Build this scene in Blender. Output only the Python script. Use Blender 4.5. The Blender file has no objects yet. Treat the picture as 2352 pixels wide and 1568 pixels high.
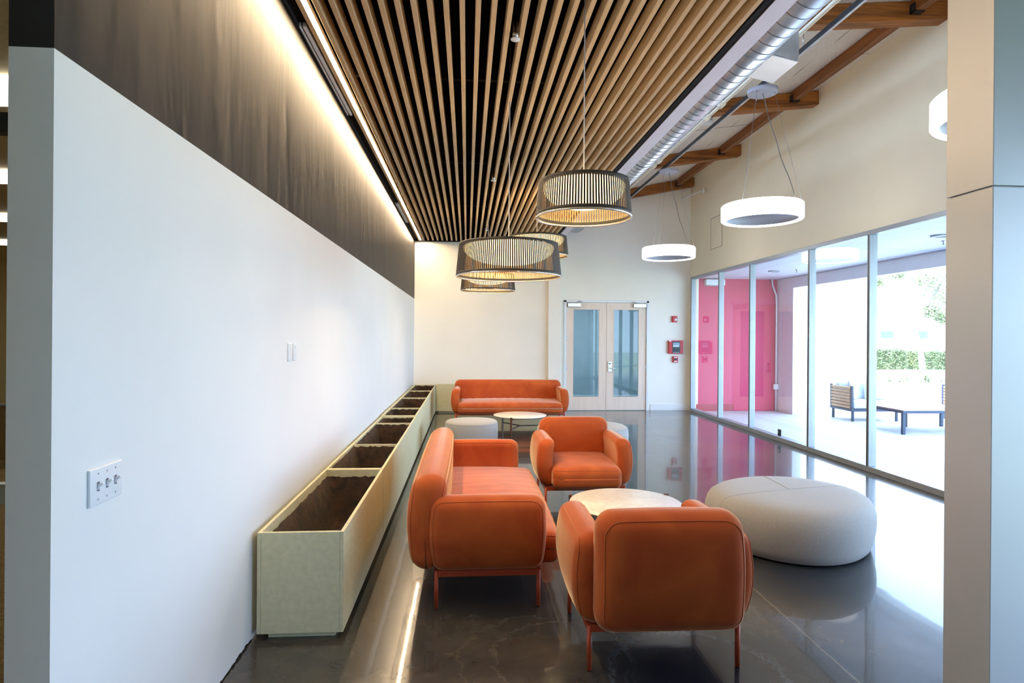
import bpy, bmesh, math, random
from mathutils import Vector, Matrix
random.seed(7)
PI = math.pi
S = bpy.context.scene
COL = S.collection

# ------------------------------------------------------------------ camera
cam = bpy.data.objects.new('camera', bpy.data.cameras.new('camera'))
COL.objects.link(cam)
FPX = 1380.0
cam.data.sensor_width = 36.0
cam.data.lens = FPX / 2352 * 36.0
cam.data.shift_y = -13.0 / 2352
cam.data.clip_start = 0.05
cam.data.clip_end = 400
cam.location = (0, 0, 1.65)
yaw = math.atan(103 / FPX)
cam.matrix_world = Matrix.Translation((0, 0, 1.65)) @ Matrix.Rotation(-yaw, 4, 'Z') @ Matrix.Rotation(PI/2, 4, 'X') @ Matrix.Rotation(math.radians(0.42), 4, 'Z')
S.camera = cam

# ------------------------------------------------------------------ light
S.view_settings.view_transform = 'Standard'
S.view_settings.look = 'None'
S.view_settings.gamma = 1
S.view_settings.use_curve_mapping = False
S.view_settings.exposure = 0.38
S.cycles.max_bounces = 10
S.cycles.diffuse_bounces = 6
S.cycles.glossy_bounces = 5
S.cycles.transmission_bounces = 8
S.cycles.transparent_max_bounces = 16
S.cycles.sample_clamp_indirect = 6.0
S.cycles.caustics_reflective = False
S.cycles.caustics_refractive = False

world = bpy.data.worlds.new('world')
S.world = world
world.use_nodes = True
wn = world.node_tree.nodes; wl = world.node_tree.links
bg = wn['Background']
tc = wn.new('ShaderNodeTexCoord'); sx = wn.new('ShaderNodeSeparateXYZ')
rp = wn.new('ShaderNodeValToRGB')
rp.color_ramp.elements[0].position = 0.0; rp.color_ramp.elements[0].color = (0.54, 0.72, 1.0, 1)
rp.color_ramp.elements[1].position = 0.9; rp.color_ramp.elements[1].color = (0.36, 0.60, 1.0, 1)
wl.new(tc.outputs['Generated'], sx.inputs[0]); wl.new(sx.outputs['Z'], rp.inputs[0])
wl.new(rp.outputs[0], bg.inputs['Color'])
bg.inputs['Strength'].default_value = 9.0

sun = bpy.data.objects.new('sun', bpy.data.lights.new('sun', 'SUN'))
COL.objects.link(sun)
sun.data.energy = 9.0
sun.data.color = (1.0, 0.95, 0.86)
sun.data.angle = math.radians(1.0)
sun.rotation_euler = Vector((0.62, 0.34, -1.00)).to_track_quat('-Z', 'Y').to_euler()

def portal(name, loc, rot, sx_, sy_):
    l = bpy.data.lights.new(name, 'AREA'); l.shape = 'RECTANGLE'; l.size = sx_; l.size_y = sy_
    l.cycles.is_portal = True
    o = bpy.data.objects.new(name, l); COL.objects.link(o)
    o.location = loc; o.rotation_euler = rot
    return o
portal('window_daylight', (5.12, 7.5, 1.5), (0, -PI/2 + PI, 0), 2.9, 11.2)
portal('entrance_daylight', (3.75, 0.0, 1.3), (0, -PI/2 + PI, 0), 2.5, 1.4)

# ------------------------------------------------------------------ materials
def lin(r, g, b):
    f = lambda c: ((c/255+0.055)/1.055)**2.4 if c/255 > 0.04045 else c/255/12.92
    return (f(r), f(g), f(b), 1)

class N:
    def __init__(s, name):
        s.m = bpy.data.materials.new(name); s.m.use_nodes = True
        s.t = s.m.node_tree; s.b = s.t.nodes['Principled BSDF']; s.o = s.t.nodes['Material Output']
    def n(s, typ, **k):
        x = s.t.nodes.new('ShaderNode' + typ)
        for a, v in k.items():
            if a.startswith('i_'):
                key = a[2:].replace('_', ' ')
                x.inputs[int(key) if key.isdigit() else key].default_value = v
            else: setattr(x, a, v)
        return x
    def l(s, a, b): s.t.links.new(a, b)
    def coord(s, scale=(1, 1, 1), src='Object'):
        c = s.n('TexCoord'); mp = s.n('Mapping'); mp.inputs['Scale'].default_value = scale
        s.l(c.outputs[src], mp.inputs[0]); return mp.outputs[0]
    def math(s, op, a, b=None, c=None):
        x = s.n('Math', operation=op)
        for i, v in enumerate((a, b, c)):
            if v is None: continue
            if isinstance(v, (int, float)): x.inputs[i].default_value = v
            else: s.l(v, x.inputs[i])
        return x.outputs[0]
    def mix(s, fac, a, b):
        x = s.n('Mix', data_type='RGBA')
        for i, v in ((0, fac), (6, a), (7, b)):
            if isinstance(v, (int, float)): x.inputs[i].default_value = v
            elif isinstance(v, tuple): x.inputs[i].default_value = v
            else: s.l(v, x.inputs[i])
        return x.outputs[2]
    def ramp(s, src, *stops):
        r = s.n('ValToRGB'); e = r.color_ramp.elements
        e[0].position, e[0].color = stops[0]; e[1].position, e[1].color = stops[-1]
        for p, c in stops[1:-1]:
            q = e.new(p); q.color = c
        s.l(src, r.inputs[0]); return r.outputs[0]

def plain(name, col, rough=0.6, metal=0.0, spec=0.5, var=0.04, scale=6, bump=0.0, bscale=80, coat=0, sheen=0, sheen_tint=None, emit=None, stretch=(1, 1, 1)):
    k = N(name); b = k.b
    co = k.coord(stretch)
    nz = k.n('TexNoise', i_Scale=scale, i_Detail=5.0); k.l(co, nz.inputs['Vector'])
    c2 = tuple(max(0, x*(1-var*2)) for x in col[:3]) + (1,)
    c1 = tuple(min(1, x*(1+var*2)) for x in col[:3]) + (1,)
    k.l(k.ramp(nz.outputs[0], (0.35, c2), (0.65, c1)), b.inputs['Base Color'])
    b.inputs['Roughness'].default_value = rough
    b.inputs['Metallic'].default_value = metal
    b.inputs['Specular IOR Level'].default_value = spec
    if coat: b.inputs['Coat Weight'].default_value = coat; b.inputs['Coat Roughness'].default_value = 0.05
    if sheen:
        b.inputs['Sheen Weight'].default_value = sheen; b.inputs['Sheen Roughness'].default_value = 0.35
        if sheen_tint: b.inputs['Sheen Tint'].default_value = sheen_tint
    if bump:
        bn = k.n('TexNoise', i_Scale=bscale, i_Detail=3.0); k.l(co, bn.inputs['Vector'])
        bp = k.n('Bump', i_Strength=bump, i_Distance=0.01); k.l(bn.outputs[0], bp.inputs['Height'])
        k.l(bp.outputs[0], b.inputs['Normal'])
    if emit:
        b.inputs['Emission Color'].default_value = emit[0]; b.inputs['Emission Strength'].default_value = emit[1]
    return k.m

def wood(name, c1, c2, rough=0.5, axis='Y', scale=6, bump=0.1):
    k = N(name)
    sc = {'X': (0.06, 1, 1), 'Y': (1, 0.06, 1), 'Z': (1, 1, 0.06)}[axis]
    co = k.coord(sc)
    nz = k.n('TexNoise', i_Scale=scale*8, i_Detail=6.0, i_Distortion=0.6); k.l(co, nz.inputs['Vector'])
    n2 = k.n('TexNoise', i_Scale=scale*40, i_Detail=2.0); k.l(co, n2.inputs['Vector'])
    f = k.math('MULTIPLY_ADD', n2.outputs[0], 0.35, k.math('MULTIPLY', nz.outputs[0], 0.65))
    k.l(k.ramp(f, (0.38, c2), (0.62, c1)), k.b.inputs['Base Color'])
    k.b.inputs['Roughness'].default_value = rough
    bp = k.n('Bump', i_Strength=bump, i_Distance=0.004); k.l(f, bp.inputs['Height']); k.l(bp.outputs[0], k.b.inputs['Normal'])
    return k.m

def emitter(name, col, strength, base=(0.9, 0.9, 0.9, 1)):
    k = N(name)
    k.b.inputs['Base Color'].default_value = base
    k.b.inputs['Emission Color'].default_value = col
    k.b.inputs['Emission Strength'].default_value = strength
    k.b.inputs['Roughness'].default_value = 0.4
    return k.m

def glass(name, ior=1.8, tint=(0.97, 0.985, 0.98, 1), rough=0.0):
    k = N(name)
    tr = k.n('BsdfTransparent'); tr.inputs[0].default_value = tint
    gl = k.n('BsdfGlossy'); gl.inputs['Roughness'].default_value = rough
    fr = k.n('Fresnel', i_IOR=ior); mx = k.n('MixShader')
    ge = k.n('NewGeometry')
    k.l(k.math('MULTIPLY', fr.outputs[0], k.math('SUBTRACT', 1.0, ge.outputs['Backfacing'])), mx.inputs[0]); k.l(tr.outputs[0], mx.inputs[1]); k.l(gl.outputs[0], mx.inputs[2])
    k.l(mx.outputs[0], k.o.inputs[0])
    return k.m

M = {}
M['white_wall'] = plain('white_wall_paint', lin(236, 236, 236), 0.55, var=0.008, scale=1.5, bump=0.03, bscale=220)
M['cream_wall'] = plain('cream_wall_paint', lin(240, 228, 200), 0.6, var=0.01, scale=1.5, bump=0.03, bscale=220)
M['back_wall'] = plain('off_white_wall_paint', lin(240, 237, 228), 0.55, var=0.008, scale=1.5, bump=0.03, bscale=220)
M['black_paint'] = plain('black_paint', (0.002, 0.002, 0.002, 1), 0.95, spec=0.05, var=0.2)
M['reveal_black'] = plain('reveal_black', (0.01, 0.01, 0.011, 1), 0.8, spec=0.15, var=0.1)
M['soffit_white'] = plain('soffit_white', lin(225, 222, 232), 0.6, var=0.01)
M['chrome'] = plain('brushed_steel', (0.62, 0.63, 0.65, 1), 0.28, metal=1, var=0.05)
M['alu'] = plain('anodised_aluminium', (0.36, 0.39, 0.42, 1), 0.42, metal=0.4, var=0.02)
M['dark_metal'] = plain('dark_metal', (0.025, 0.03, 0.035, 1), 0.4, metal=0.3, var=0.1)
M['oak'] = wood('pale_oak_veneer', lin(222, 192, 148), lin(198, 164, 120), 0.6, 'Y')
M['beam'] = wood('stained_timber', lin(176, 110, 44), lin(104, 58, 20), 0.55, 'X', 1.2, 0.3)
M['purlin'] = wood('stained_timber_along', lin(160, 96, 38), lin(96, 52, 18), 0.55, 'Y', 1.2, 0.3)
M['birch'] = wood('pale_birch_veneer', lin(238, 220, 204), lin(230, 210, 192), 0.45, 'Z', 3, 0.03)
M['walnut'] = wood('walnut', lin(110, 68, 46), lin(62, 38, 26), 0.45, 'Z', 6, 0.1)
M['stone'] = plain('planter_fibre_cement', lin(206, 200, 164), 0.75, var=0.03, scale=30, bump=0.15, bscale=160)
M['plastic_white'] = plain('white_plastic', lin(228, 232, 236), 0.35, var=0.01)
M['black_plastic'] = plain('black_plastic', (0.015, 0.015, 0.017, 1), 0.35, var=0.1)
M['red'] = plain('red_enamel', lin(190, 18, 34), 0.35, var=0.03)
M['coral_paint'] = plain('coral_powder_coat', lin(178, 72, 40), 0.4, var=0.03)
M['galv'] = plain('galvanised_sheet', (0.60, 0.66, 0.72, 1), 0.34, metal=0.9, var=0.10, scale=5)
M['duct_seam'] = plain('duct_rolled_seam', (0.22, 0.24, 0.27, 1), 0.45, metal=0.8, var=0.05)
M['grey_paint'] = plain('grey_paint', lin(172, 174, 186), 0.5, var=0.01)
M['ring_inner'] = plain('ring_inner_grey', lin(165, 168, 180), 0.45, var=0.01)
M['cable'] = plain('steel_cable', (0.35, 0.35, 0.36, 1), 0.4, metal=0.8, var=0.05)
M['grey_cable'] = plain('clear_power_cord', lin(120, 118, 112), 0.4, var=0.05)
M['ring_light'] = emitter('ring_light_acrylic', (1.0, 0.98, 0.96, 1), 7.0)
M['led'] = emitter('led_strip', (1.0, 0.74, 0.46, 1), 215.0)
M['bowl'] = emitter('opal_diffuser', (1.0, 0.70, 0.32, 1), 3.0)
M['corridor_light'] = emitter('corridor_light_panel', (0.85, 0.93, 1.0, 1), 32.0)
M['ceil_light'] = emitter('ceiling_light_panel', (1.0, 0.95, 0.85, 1), 5.0)
M['strap'] = plain('black_webbing', (0.03, 0.026, 0.024, 1), 0.6, var=0.1)
M['strap_inner'] = plain('gold_strap_lining', lin(196, 164, 118), 0.5, var=0.05)
M['hoop_clear'] = plain('polished_rim', (0.75, 0.70, 0.62, 1), 0.15, metal=0.85, var=0.02)
M['register_white'] = plain('register_white', lin(240, 240, 236), 0.25, var=0.01)
M['glass'] = glass('window_glass', 2.1)
M['door_glass'] = glass('door_glass', 1.7, (0.66, 0.76, 0.80, 1))
M['corridor'] = plain('corridor_paint', lin(200, 212, 216), 0.6, var=0.02)
M['corridor_floor'] = plain('corridor_floor', lin(110, 140, 158), 0.25, var=0.04)

def velvet():
    k = N('coral_velvet'); b = k.b
    co = k.coord()
    n1 = k.n('TexNoise', i_Scale=3.2, i_Detail=6.0, i_Distortion=0.8); k.l(co, n1.inputs['Vector'])
    n2 = k.n('TexNoise', i_Scale=420.0, i_Detail=2.0); k.l(co, n2.inputs['Vector'])
    f = k.math('MULTIPLY_ADD', n2.outputs[0], 0.25, k.math('MULTIPLY', n1.outputs[0], 0.75))
    k.l(k.ramp(f, (0.36, lin(166, 72, 36)), (0.64, lin(190, 94, 44))), b.inputs['Base Color'])
    b.inputs['Roughness'].default_value = 0.85
    b.inputs['Specular IOR Level'].default_value = 0.2
    b.inputs['Sheen Weight'].default_value = 0.85
    b.inputs['Sheen Roughness'].default_value = 0.32
    b.inputs['Sheen Tint'].default_value = (1.0, 0.84, 0.60, 1)
    bp = k.n('Bump', i_Strength=0.12, i_Distance=0.002); k.l(n2.outputs[0], bp.inputs['Height']); k.l(bp.outputs[0], b.inputs['Normal'])
    return k.m
M['velvet'] = velvet()

def boucle(name, c):
    k = N(name); b = k.b
    co = k.coord()
    n1 = k.n('TexNoise', i_Scale=160.0, i_Detail=3.0); k.l(co, n1.inputs['Vector'])
    n2 = k.n('TexNoise', i_Scale=2.0, i_Detail=3.0); k.l(co, n2.inputs['Vector'])
    f = k.math('MULTIPLY_ADD', n2.outputs[0], 0.15, k.math('MULTIPLY', n1.outputs[0], 0.85))
    d = tuple(x*0.80 for x in c[:3]) + (1,)
    k.l(k.ramp(f, (0.35, d), (0.65, c)), b.inputs['Base Color'])
    b.inputs['Roughness'].default_value = 0.9
    b.inputs['Sheen Weight'].default_value = 0.2
    bp = k.n('Bump', i_Strength=0.25, i_Distance=0.003); k.l(n1.outputs[0], bp.inputs['Height']); k.l(bp.outputs[0], b.inputs['Normal'])
    return k.m
M['felt'] = boucle('light_grey_wool', lin(174, 170, 166))
M['out_cushion'] = boucle('outdoor_cushion', lin(205, 208, 212))

def marble():
    k = N('white_marble')
    co = k.coord()
    n1 = k.n('TexNoise', i_Scale=5.0, i_Detail=8.0, i_Distortion=1.6); k.l(co, n1.inputs['Vector'])
    k.l(k.ramp(n1.outputs[0], (0.44, lin(226, 222, 218)), (0.50, lin(214, 209, 204)), (0.56, lin(228, 224, 220))), k.b.inputs['Base Color'])
    k.b.inputs['Roughness'].default_value = 0.3
    return k.m
M['marble'] = marble()

def dark_wall():
    k = N('charcoal_wall_covering')
    co = k.coord((1, 1.2, 0.30))
    n1 = k.n('TexNoise', i_Scale=1.6, i_Detail=3.0, i_Distortion=0.8); k.l(co, n1.inputs['Vector'])
    n2 = k.n('TexNoise', i_Scale=7.0, i_Detail=2.0); k.l(co, n2.inputs['Vector'])
    h = k.math('MULTIPLY_ADD', n2.outputs[0], 0.25, n1.outputs[0])
    bp = k.n('Bump', i_Strength=0.35, i_Distance=0.03); k.l(h, bp.inputs['Height']); k.l(bp.outputs[0], k.b.inputs['Normal'])
    k.b.inputs['Base Color'].default_value = lin(44, 43, 43)
    k.b.inputs['Specular IOR Level'].default_value = 0.25
    k.b.inputs['Roughness'].default_value = 0.5
    return k.m
M['dark_wall'] = dark_wall()

def floor_mat():
    k = N('polished_concrete'); b = k.b
    c = k.n('TexCoord'); P = c.outputs['Object']
    sp = k.n('SeparateXYZ'); k.l(P, sp.inputs[0]); X, Y = sp.outputs[0], sp.outputs[1]
    n1 = k.n('TexNoise', i_Scale=0.9, i_Detail=5.0, i_Roughness=0.55, i_Distortion=0.4); k.l(P, n1.inputs['Vector'])
    n2 = k.n('TexNoise', i_Scale=7.0, i_Detail=8.0, i_Roughness=0.7, i_Distortion=0.5); k.l(P, n2.inputs['Vector'])
    n3 = k.n('TexNoise', i_Scale=28.0, i_Detail=5.0); k.l(P, n3.inputs['Vector'])
    base = k.ramp(n1.outputs[0], (0.32, lin(42, 48, 56)), (0.5, lin(62, 61, 60)), (0.68, lin(88, 80, 70)))
    m2 = k.ramp(n2.outputs[0], (0.35, (0.84, 0.84, 0.84, 1)), (0.7, (1.14, 1.14, 1.12, 1)))
    mu = k.n('Mix', data_type='RGBA', blend_type='MULTIPLY'); mu.inputs[0].default_value = 1.0
    k.l(base, mu.inputs[6]); k.l(m2, mu.inputs[7]); col = mu.outputs[2]
    # control joints (worn, pale)
    def band(src, pos, w, wob=0.02):
        d = k.math('ABSOLUTE', k.math('ADD', k.math('SUBTRACT', src, pos), k.math('MULTIPLY', k.math('SUBTRACT', n2.outputs[0], 0.5), wob)))
        return k.math('SUBTRACT', 1.0, k.math('SMOOTH_MIN', k.math('DIVIDE', d, w), 1.0, 0.2))
    j1 = band(X, 1.89, 0.012, 0.05)
    col = k.mix(k.math('MULTIPLY', j1, 0.75), col, lin(128, 118, 104))
    j2 = band(Y, 7.9, 0.008, 0.02)
    col = k.mix(k.math('MULTIPLY', j2, 0.5), col, lin(38, 40, 44))
    # ring shaped ghost mark and dark patch in front
    def dist(cx, cy):
        dx = k.math('SUBTRACT', X, cx); dy = k.math('SUBTRACT', Y, cy)
        r = k.math('SQRT', k.math('ADD', k.math('MULTIPLY', dx, dx), k.math('MULTIPLY', dy, dy)))
        return k.math('ADD', r, k.math('MULTIPLY', k.math('SUBTRACT', n2.outputs[0], 0.5), 0.22))
    r1 = band(dist(0.50, 3.08), 0.36, 0.012, 0.05)
    col = k.mix(k.math('MULTIPLY', r1, 0.4), col, lin(112, 102, 92))
    r2 = band(dist(0.42, 3.05), 0.46, 0.012, 0.08)
    col = k.mix(k.math('MULTIPLY', r2, 0.35), col, lin(110, 100, 88))
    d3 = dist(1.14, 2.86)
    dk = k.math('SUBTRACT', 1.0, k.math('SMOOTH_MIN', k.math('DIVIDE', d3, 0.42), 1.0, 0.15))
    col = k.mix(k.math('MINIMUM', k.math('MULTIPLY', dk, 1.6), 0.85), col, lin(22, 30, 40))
    r3 = band(d3, 0.42, 0.02, 0.1)
    col = k.mix(k.math('MULTIPLY', r3, 0.35), col, lin(110, 118, 124))
    # pale scattered patches
    vo = k.n('TexVoronoi', i_Scale=4.2); vo.inputs['Randomness'].default_value = 1.0; k.l(P, vo.inputs['Vector'])
    vd = k.math('ADD', vo.outputs['Distance'], k.math('MULTIPLY', k.math('SUBTRACT', n3.outputs[0], 0.5), 0.35))
    spot = k.math('LESS_THAN', vd, 0.13)
    near = k.ramp(n1.outputs[0], (0.50, (0, 0, 0, 1)), (0.60, (1, 1, 1, 1)))
    col = k.mix(k.math('MULTIPLY', spot, k.math('MULTIPLY', near, 0.35)), col, lin(128, 122, 108))
    k.l(col, b.inputs['Base Color'])
    rr = k.n('MapRange'); rr.inputs[1].default_value = 0.3; rr.inputs[2].default_value = 0.7; rr.inputs[3].default_value = 0.20; rr.inputs[4].default_value = 0.26
    k.l(n2.outputs[0], rr.inputs[0]); k.l(rr.outputs[0], b.inputs['Roughness'])
    b.inputs['Specular IOR Level'].default_value = 0.24
    b.inputs['Coat Weight'].default_value = 0.6
    b.inputs['Coat Roughness'].default_value = 0.035
    n5 = k.n('TexNoise', i_Scale=1.7, i_Detail=2.0); k.l(P, n5.inputs['Vector'])
    bp = k.n('Bump', i_Strength=0.045, i_Distance=0.02); k.l(n5.outputs[0], bp.inputs['Height']); k.l(bp.outputs[0], b.inputs['Normal']); k.l(bp.outputs[0], b.inputs['Coat Normal'])
    return k.m
M['floor'] = floor_mat()

def planks(name, c1, c2, gap, width, rough=0.6, gapw=0.02):
    k = N(name)
    c = k.n('TexCoord'); sp = k.n('SeparateXYZ'); k.l(c.outputs['Object'], sp.inputs[0])
    u = k.math('DIVIDE', sp.outputs[0], width); fr = k.math('FRACT', u); idn = k.math('FLOOR', u)
    wnz = k.n('TexWhiteNoise', noise_dimensions='1D'); k.l(idn, wnz.inputs['W'])
    col = k.mix(wnz.outputs[0], c1, c2)
    g = k.math('LESS_THAN', fr, gapw)
    k.l(k.mix(g, col, gap), k.b.inputs['Base Color'])
    k.b.inputs['Roughness'].default_value = rough
    return k.m
M['deck'] = planks('weathered_deck', lin(206, 200, 198), lin(188, 184, 184), lin(90, 88, 88), 0.14, gapw=0.05)
M['patio_ceiling'] = planks('white_soffit_boards', lin(216, 220, 230), lin(208, 213, 224), lin(165, 170, 184), 0.15, gapw=0.06)
M['patio_white'] = plain('patio_white_paint', lin(232, 232, 236), 0.6, var=0.01)
M['exterior_white'] = plain('exterior_white_paint', lin(232, 230, 228), 0.6, var=0.01)
M['patio_red'] = plain('crimson_wall_paint', lin(206, 44, 92), 0.55, var=0.02, scale=2)
M['patio_red_reflection'] = plain('crimson_reflection', lin(170, 12, 36), 0.5, var=0.02)  # colour for the painted baseboard reflection on the patio wall
M['lawn'] = plain('dry_grass', lin(188, 196, 160), 0.9, var=0.05, scale=3, bump=0.2)
M['leaf'] = plain('leaf_green', lin(140, 152, 112), 0.7, var=0.16, scale=2)
M['leaf_pale'] = plain('leaf_pale_green', lin(150, 156, 118), 0.7, var=0.16, scale=2)
M['bark'] = plain('bark', lin(150, 138, 128), 0.9, var=0.1)
M['flower'] = plain('orange_petals', lin(230, 170, 70), 0.7, var=0.1)
M['teak'] = wood('teak', lin(206, 170, 130), lin(178, 140, 102), 0.5, 'X', 3, 0.05)
M['slate_metal'] = plain('slate_powder_coat', lin(44, 60, 80), 0.45, var=0.03)
M['far_glass'] = plain('far_window_glass', lin(90, 110, 140), 0.2, var=0.05)
M['soil'] = plain('dry_soil', lin(48, 31, 18), 0.95, var=0.3, scale=14, bump=0.6, bscale=40)
M['acoustic'] = plain('wood_wool_panel', lin(226, 216, 204), 0.9, var=0.05, scale=60, bump=0.8, bscale=70)
M['carpet'] = plain('brown_carpet', lin(132, 108, 66), 0.95, var=0.14, scale=40, bump=0.4, bscale=200)
M['yellow_wall'] = plain('beige_office_wall', lin(222, 208, 160), 0.6, var=0.01)
M['tile'] = plain('mineral_ceiling_tile', lin(214, 200, 160), 0.8, var=0.03, scale=40)
M['partition'] = plain('partition_fabric', lin(140, 118, 74), 0.9, var=0.1, scale=60)
M['seam_dark'] = plain('seam_dark', lin(120, 116, 100), 0.8, var=0.02)
M['column'] = plain('satin_metal_cladding', (0.56, 0.57, 0.58, 1), 0.5, metal=0.55, var=0.02, scale=1.5)
M['carpet2'] = M['carpet']

# ------------------------------------------------------------------ mesh helpers
def bm_new(): return bmesh.new()

def box(bm, x0, x1, y0, y1, z0, z1, bev=0.0, seg=2, mi=0):
    vs = [bm.verts.new(p) for p in ((x0, y0, z0), (x1, y0, z0), (x1, y1, z0), (x0, y1, z0), (x0, y0, z1), (x1, y0, z1), (x1, y1, z1), (x0, y1, z1))]
    fs = [bm.faces.new([vs[i] for i in q]) for q in ((0, 3, 2, 1), (4, 5, 6, 7), (0, 1, 5, 4), (1, 2, 6, 5), (2, 3, 7, 6), (3, 0, 4, 7))]
    for f_ in fs: f_.material_index = mi
    if bev > 0:
        es = set(e for f_ in fs for e in f_.edges)
        r = bmesh.ops.bevel(bm, geom=list(es), offset=bev, segments=seg, affect='EDGES', profile=0.5)
        for f_ in r['faces']: f_.material_index = mi
    return vs

def hexa(bm, pts, mi=0):
    """eight corners: bottom four counter-clockwise, top four counter-clockwise"""
    vs = [bm.verts.new(p) for p in pts]
    for q in ((0, 3, 2, 1), (4, 5, 6, 7), (0, 1, 5, 4), (1, 2, 6, 5), (2, 3, 7, 6), (3, 0, 4, 7)):
        bm.faces.new([vs[i] for i in q]).material_index = mi

def lathe(bm, prof, seg=48, c=(0, 0, 0), close=False, mi=0, smooth=True):
    rings = []
    for r, z in prof:
        if r < 1e-6: rings.append([bm.verts.new((c[0], c[1], c[2]+z))])
        else: rings.append([bm.verts.new((c[0]+r*math.cos(2*PI*i/seg), c[1]+r*math.sin(2*PI*i/seg), c[2]+z)) for i in range(seg)])
    prs = list(zip(rings, rings[1:]))
    if close: prs.append((rings[-1], rings[0]))
    for a, b in prs:
        if len(a) == 1 and len(b) == 1: continue
        for i in range(seg):
            j = (i+1) % seg
            if len(a) == 1: f_ = bm.faces.new((a[0], b[j], b[i]))
            elif len(b) == 1: f_ = bm.faces.new((a[i], a[j], b[0]))
            else: f_ = bm.faces.new((a[i], a[j], b[j], b[i]))
            f_.smooth = smooth; f_.material_index = mi

def tube(bm, pts, r, seg=10, closed=False, cap=True, mi=0):
    pts = [Vector(p) for p in pts]; n = len(pts)
    rs = r if isinstance(r, (list, tuple)) else [r]*n
    rings = []; up = None
    for i, p in enumerate(pts):
        if closed: t = pts[(i+1) % n] - pts[i-1]
        else: t = pts[min(i+1, n-1)] - pts[max(i-1, 0)]
        t.normalize()
        if up is None:
            up = Vector((0, 0, 1)) if abs(t.z) < 0.9 else Vector((1, 0, 0))
        a = t.cross(up)
        if a.length < 1e-5: a = t.orthogonal()
        a.normalize(); b = a.cross(t).normalized(); up = b
        rings.append([bm.verts.new(p + (a*math.cos(2*PI*k/seg) + b*math.sin(2*PI*k/seg))*rs[i]) for k in range(seg)])
    m = n if closed else n-1
    for i in range(m):
        A, B = rings[i], rings[(i+1) % n]
        for k in range(seg):
            f_ = bm.faces.new((A[k], A[(k+1) % seg], B[(k+1) % seg], B[k])); f_.smooth = True; f_.material_index = mi
    if cap and not closed:
        bm.faces.new(rings[0][::-1]).material_index = mi; bm.faces.new(rings[-1]).material_index = mi

def axis_coords(h, r, n, k=4):
    inner = h - r
    out = [-inner - r*(j/k) for j in range(k, 0, -1)]
    out += [-inner + 2*inner*i/n for i in range(n+1)]
    out += [inner + r*(j/k) for j in range(1, k+1)]
    return out

def cushion(bm, size, r, n=8, fn=None, mi=0):
    """rounded block of full size (w, d, h) centred on the origin, then bent by fn"""
    h = Vector(size)/2
    r = min(r, min(h)*0.999)
    ax = [axis_coords(h[i], r, n) for i in range(3)]
    cache = {}
    def vert(p):
        key = tuple(round(c, 6) for c in p)
        if key in cache: return cache[key]
        q = Vector([max(-(h[i]-r), min(h[i]-r, p[i])) for i in range(3)])
        d = Vector(p) - q
        L = max(abs(d.x), abs(d.y), abs(d.z))
        pos = q + (d.normalized()*L if d.length > 1e-9 else d)
        if fn: pos = Vector(fn(pos))
        v = bm.verts.new(pos); cache[key] = v; return v
    for a in range(3):
        b, c = (a+1) % 3, (a+2) % 3
        for s in (-1, 1):
            for i in range(len(ax[b])-1):
                for j in range(len(ax[c])-1):
                    cs = []
                    for (ii, jj) in ((i, j), (i+1, j), (i+1, j+1), (i, j+1)):
                        p = [0, 0, 0]; p[a] = s*h[a]; p[b] = ax[b][ii]; p[c] = ax[c][jj]
                        cs.append(vert(p))
                    if s < 0: cs = cs[::-1]
                    f_ = bm.faces.new(cs); f_.smooth = True; f_.material_index = mi

def obj(name, bm, mat, parent=None, loc=None, rotz=0):
    bmesh.ops.recalc_face_normals(bm, faces=bm.faces)
    me = bpy.data.meshes.new(name); bm.to_mesh(me); bm.free()
    for m_ in (mat if isinstance(mat, (list, tuple)) else [mat]): me.materials.append(m_)
    o = bpy.data.objects.new(name, me); COL.objects.link(o)
    if parent is not None: o.parent = parent
    if loc is not None: o.location = loc
    if rotz: o.rotation_euler = (0, 0, rotz)
    return o

def tag(o, label=None, cat=None, group=None, kind=None):
    if label: o['label'] = label
    if cat: o['category'] = cat
    if group: o['group'] = group
    if kind: o['kind'] = kind
    return o

def thing(name, label, cat, loc=(0, 0, 0), rotz=0, group=None):
    o = bpy.data.objects.new(name, None); COL.objects.link(o)
    o.location = loc; o.rotation_euler = (0, 0, rotz); o.empty_display_size = 0.1
    return tag(o, label, cat, group)

def struct(name, bm, mat, label=None):
    o = obj(name, bm, mat); o['kind'] = 'structure'
    if label: tag(o, label, name.split('_')[0])
    return o

def struct_empty(name, label, cat, loc=(0, 0, 0)):
    o = thing(name, label, cat, loc); o['kind'] = 'structure'; return o

def dup(root, loc, rotz=0, label=None, group=None, scale=None):
    r = root.copy(); COL.objects.link(r); r.location = loc; r.rotation_euler = (0, 0, rotz)
    if label: r['label'] = label
    if group: r['group'] = group
    if scale: r.scale = scale
    for ch in list(root.children):
        c = ch.copy(); COL.objects.link(c); c.parent = r
        for g in ch.children:
            d = g.copy(); COL.objects.link(d); d.parent = c
    return r

def B(*a, **k):
    bm = bm_new(); box(bm, *a, **k); return bm

# ------------------------------------------------------------------ room shell
YB = 13.2; XW = 5.0; XL = -1.15; YF = 1.76; ZS = 3.70
struct('floor', B(XL-0.14, XW+0.06, -3.5, YB+0.1, -0.12, 0.0), M['floor'], 'dark polished concrete floor with worn joints and ghost marks')
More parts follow.
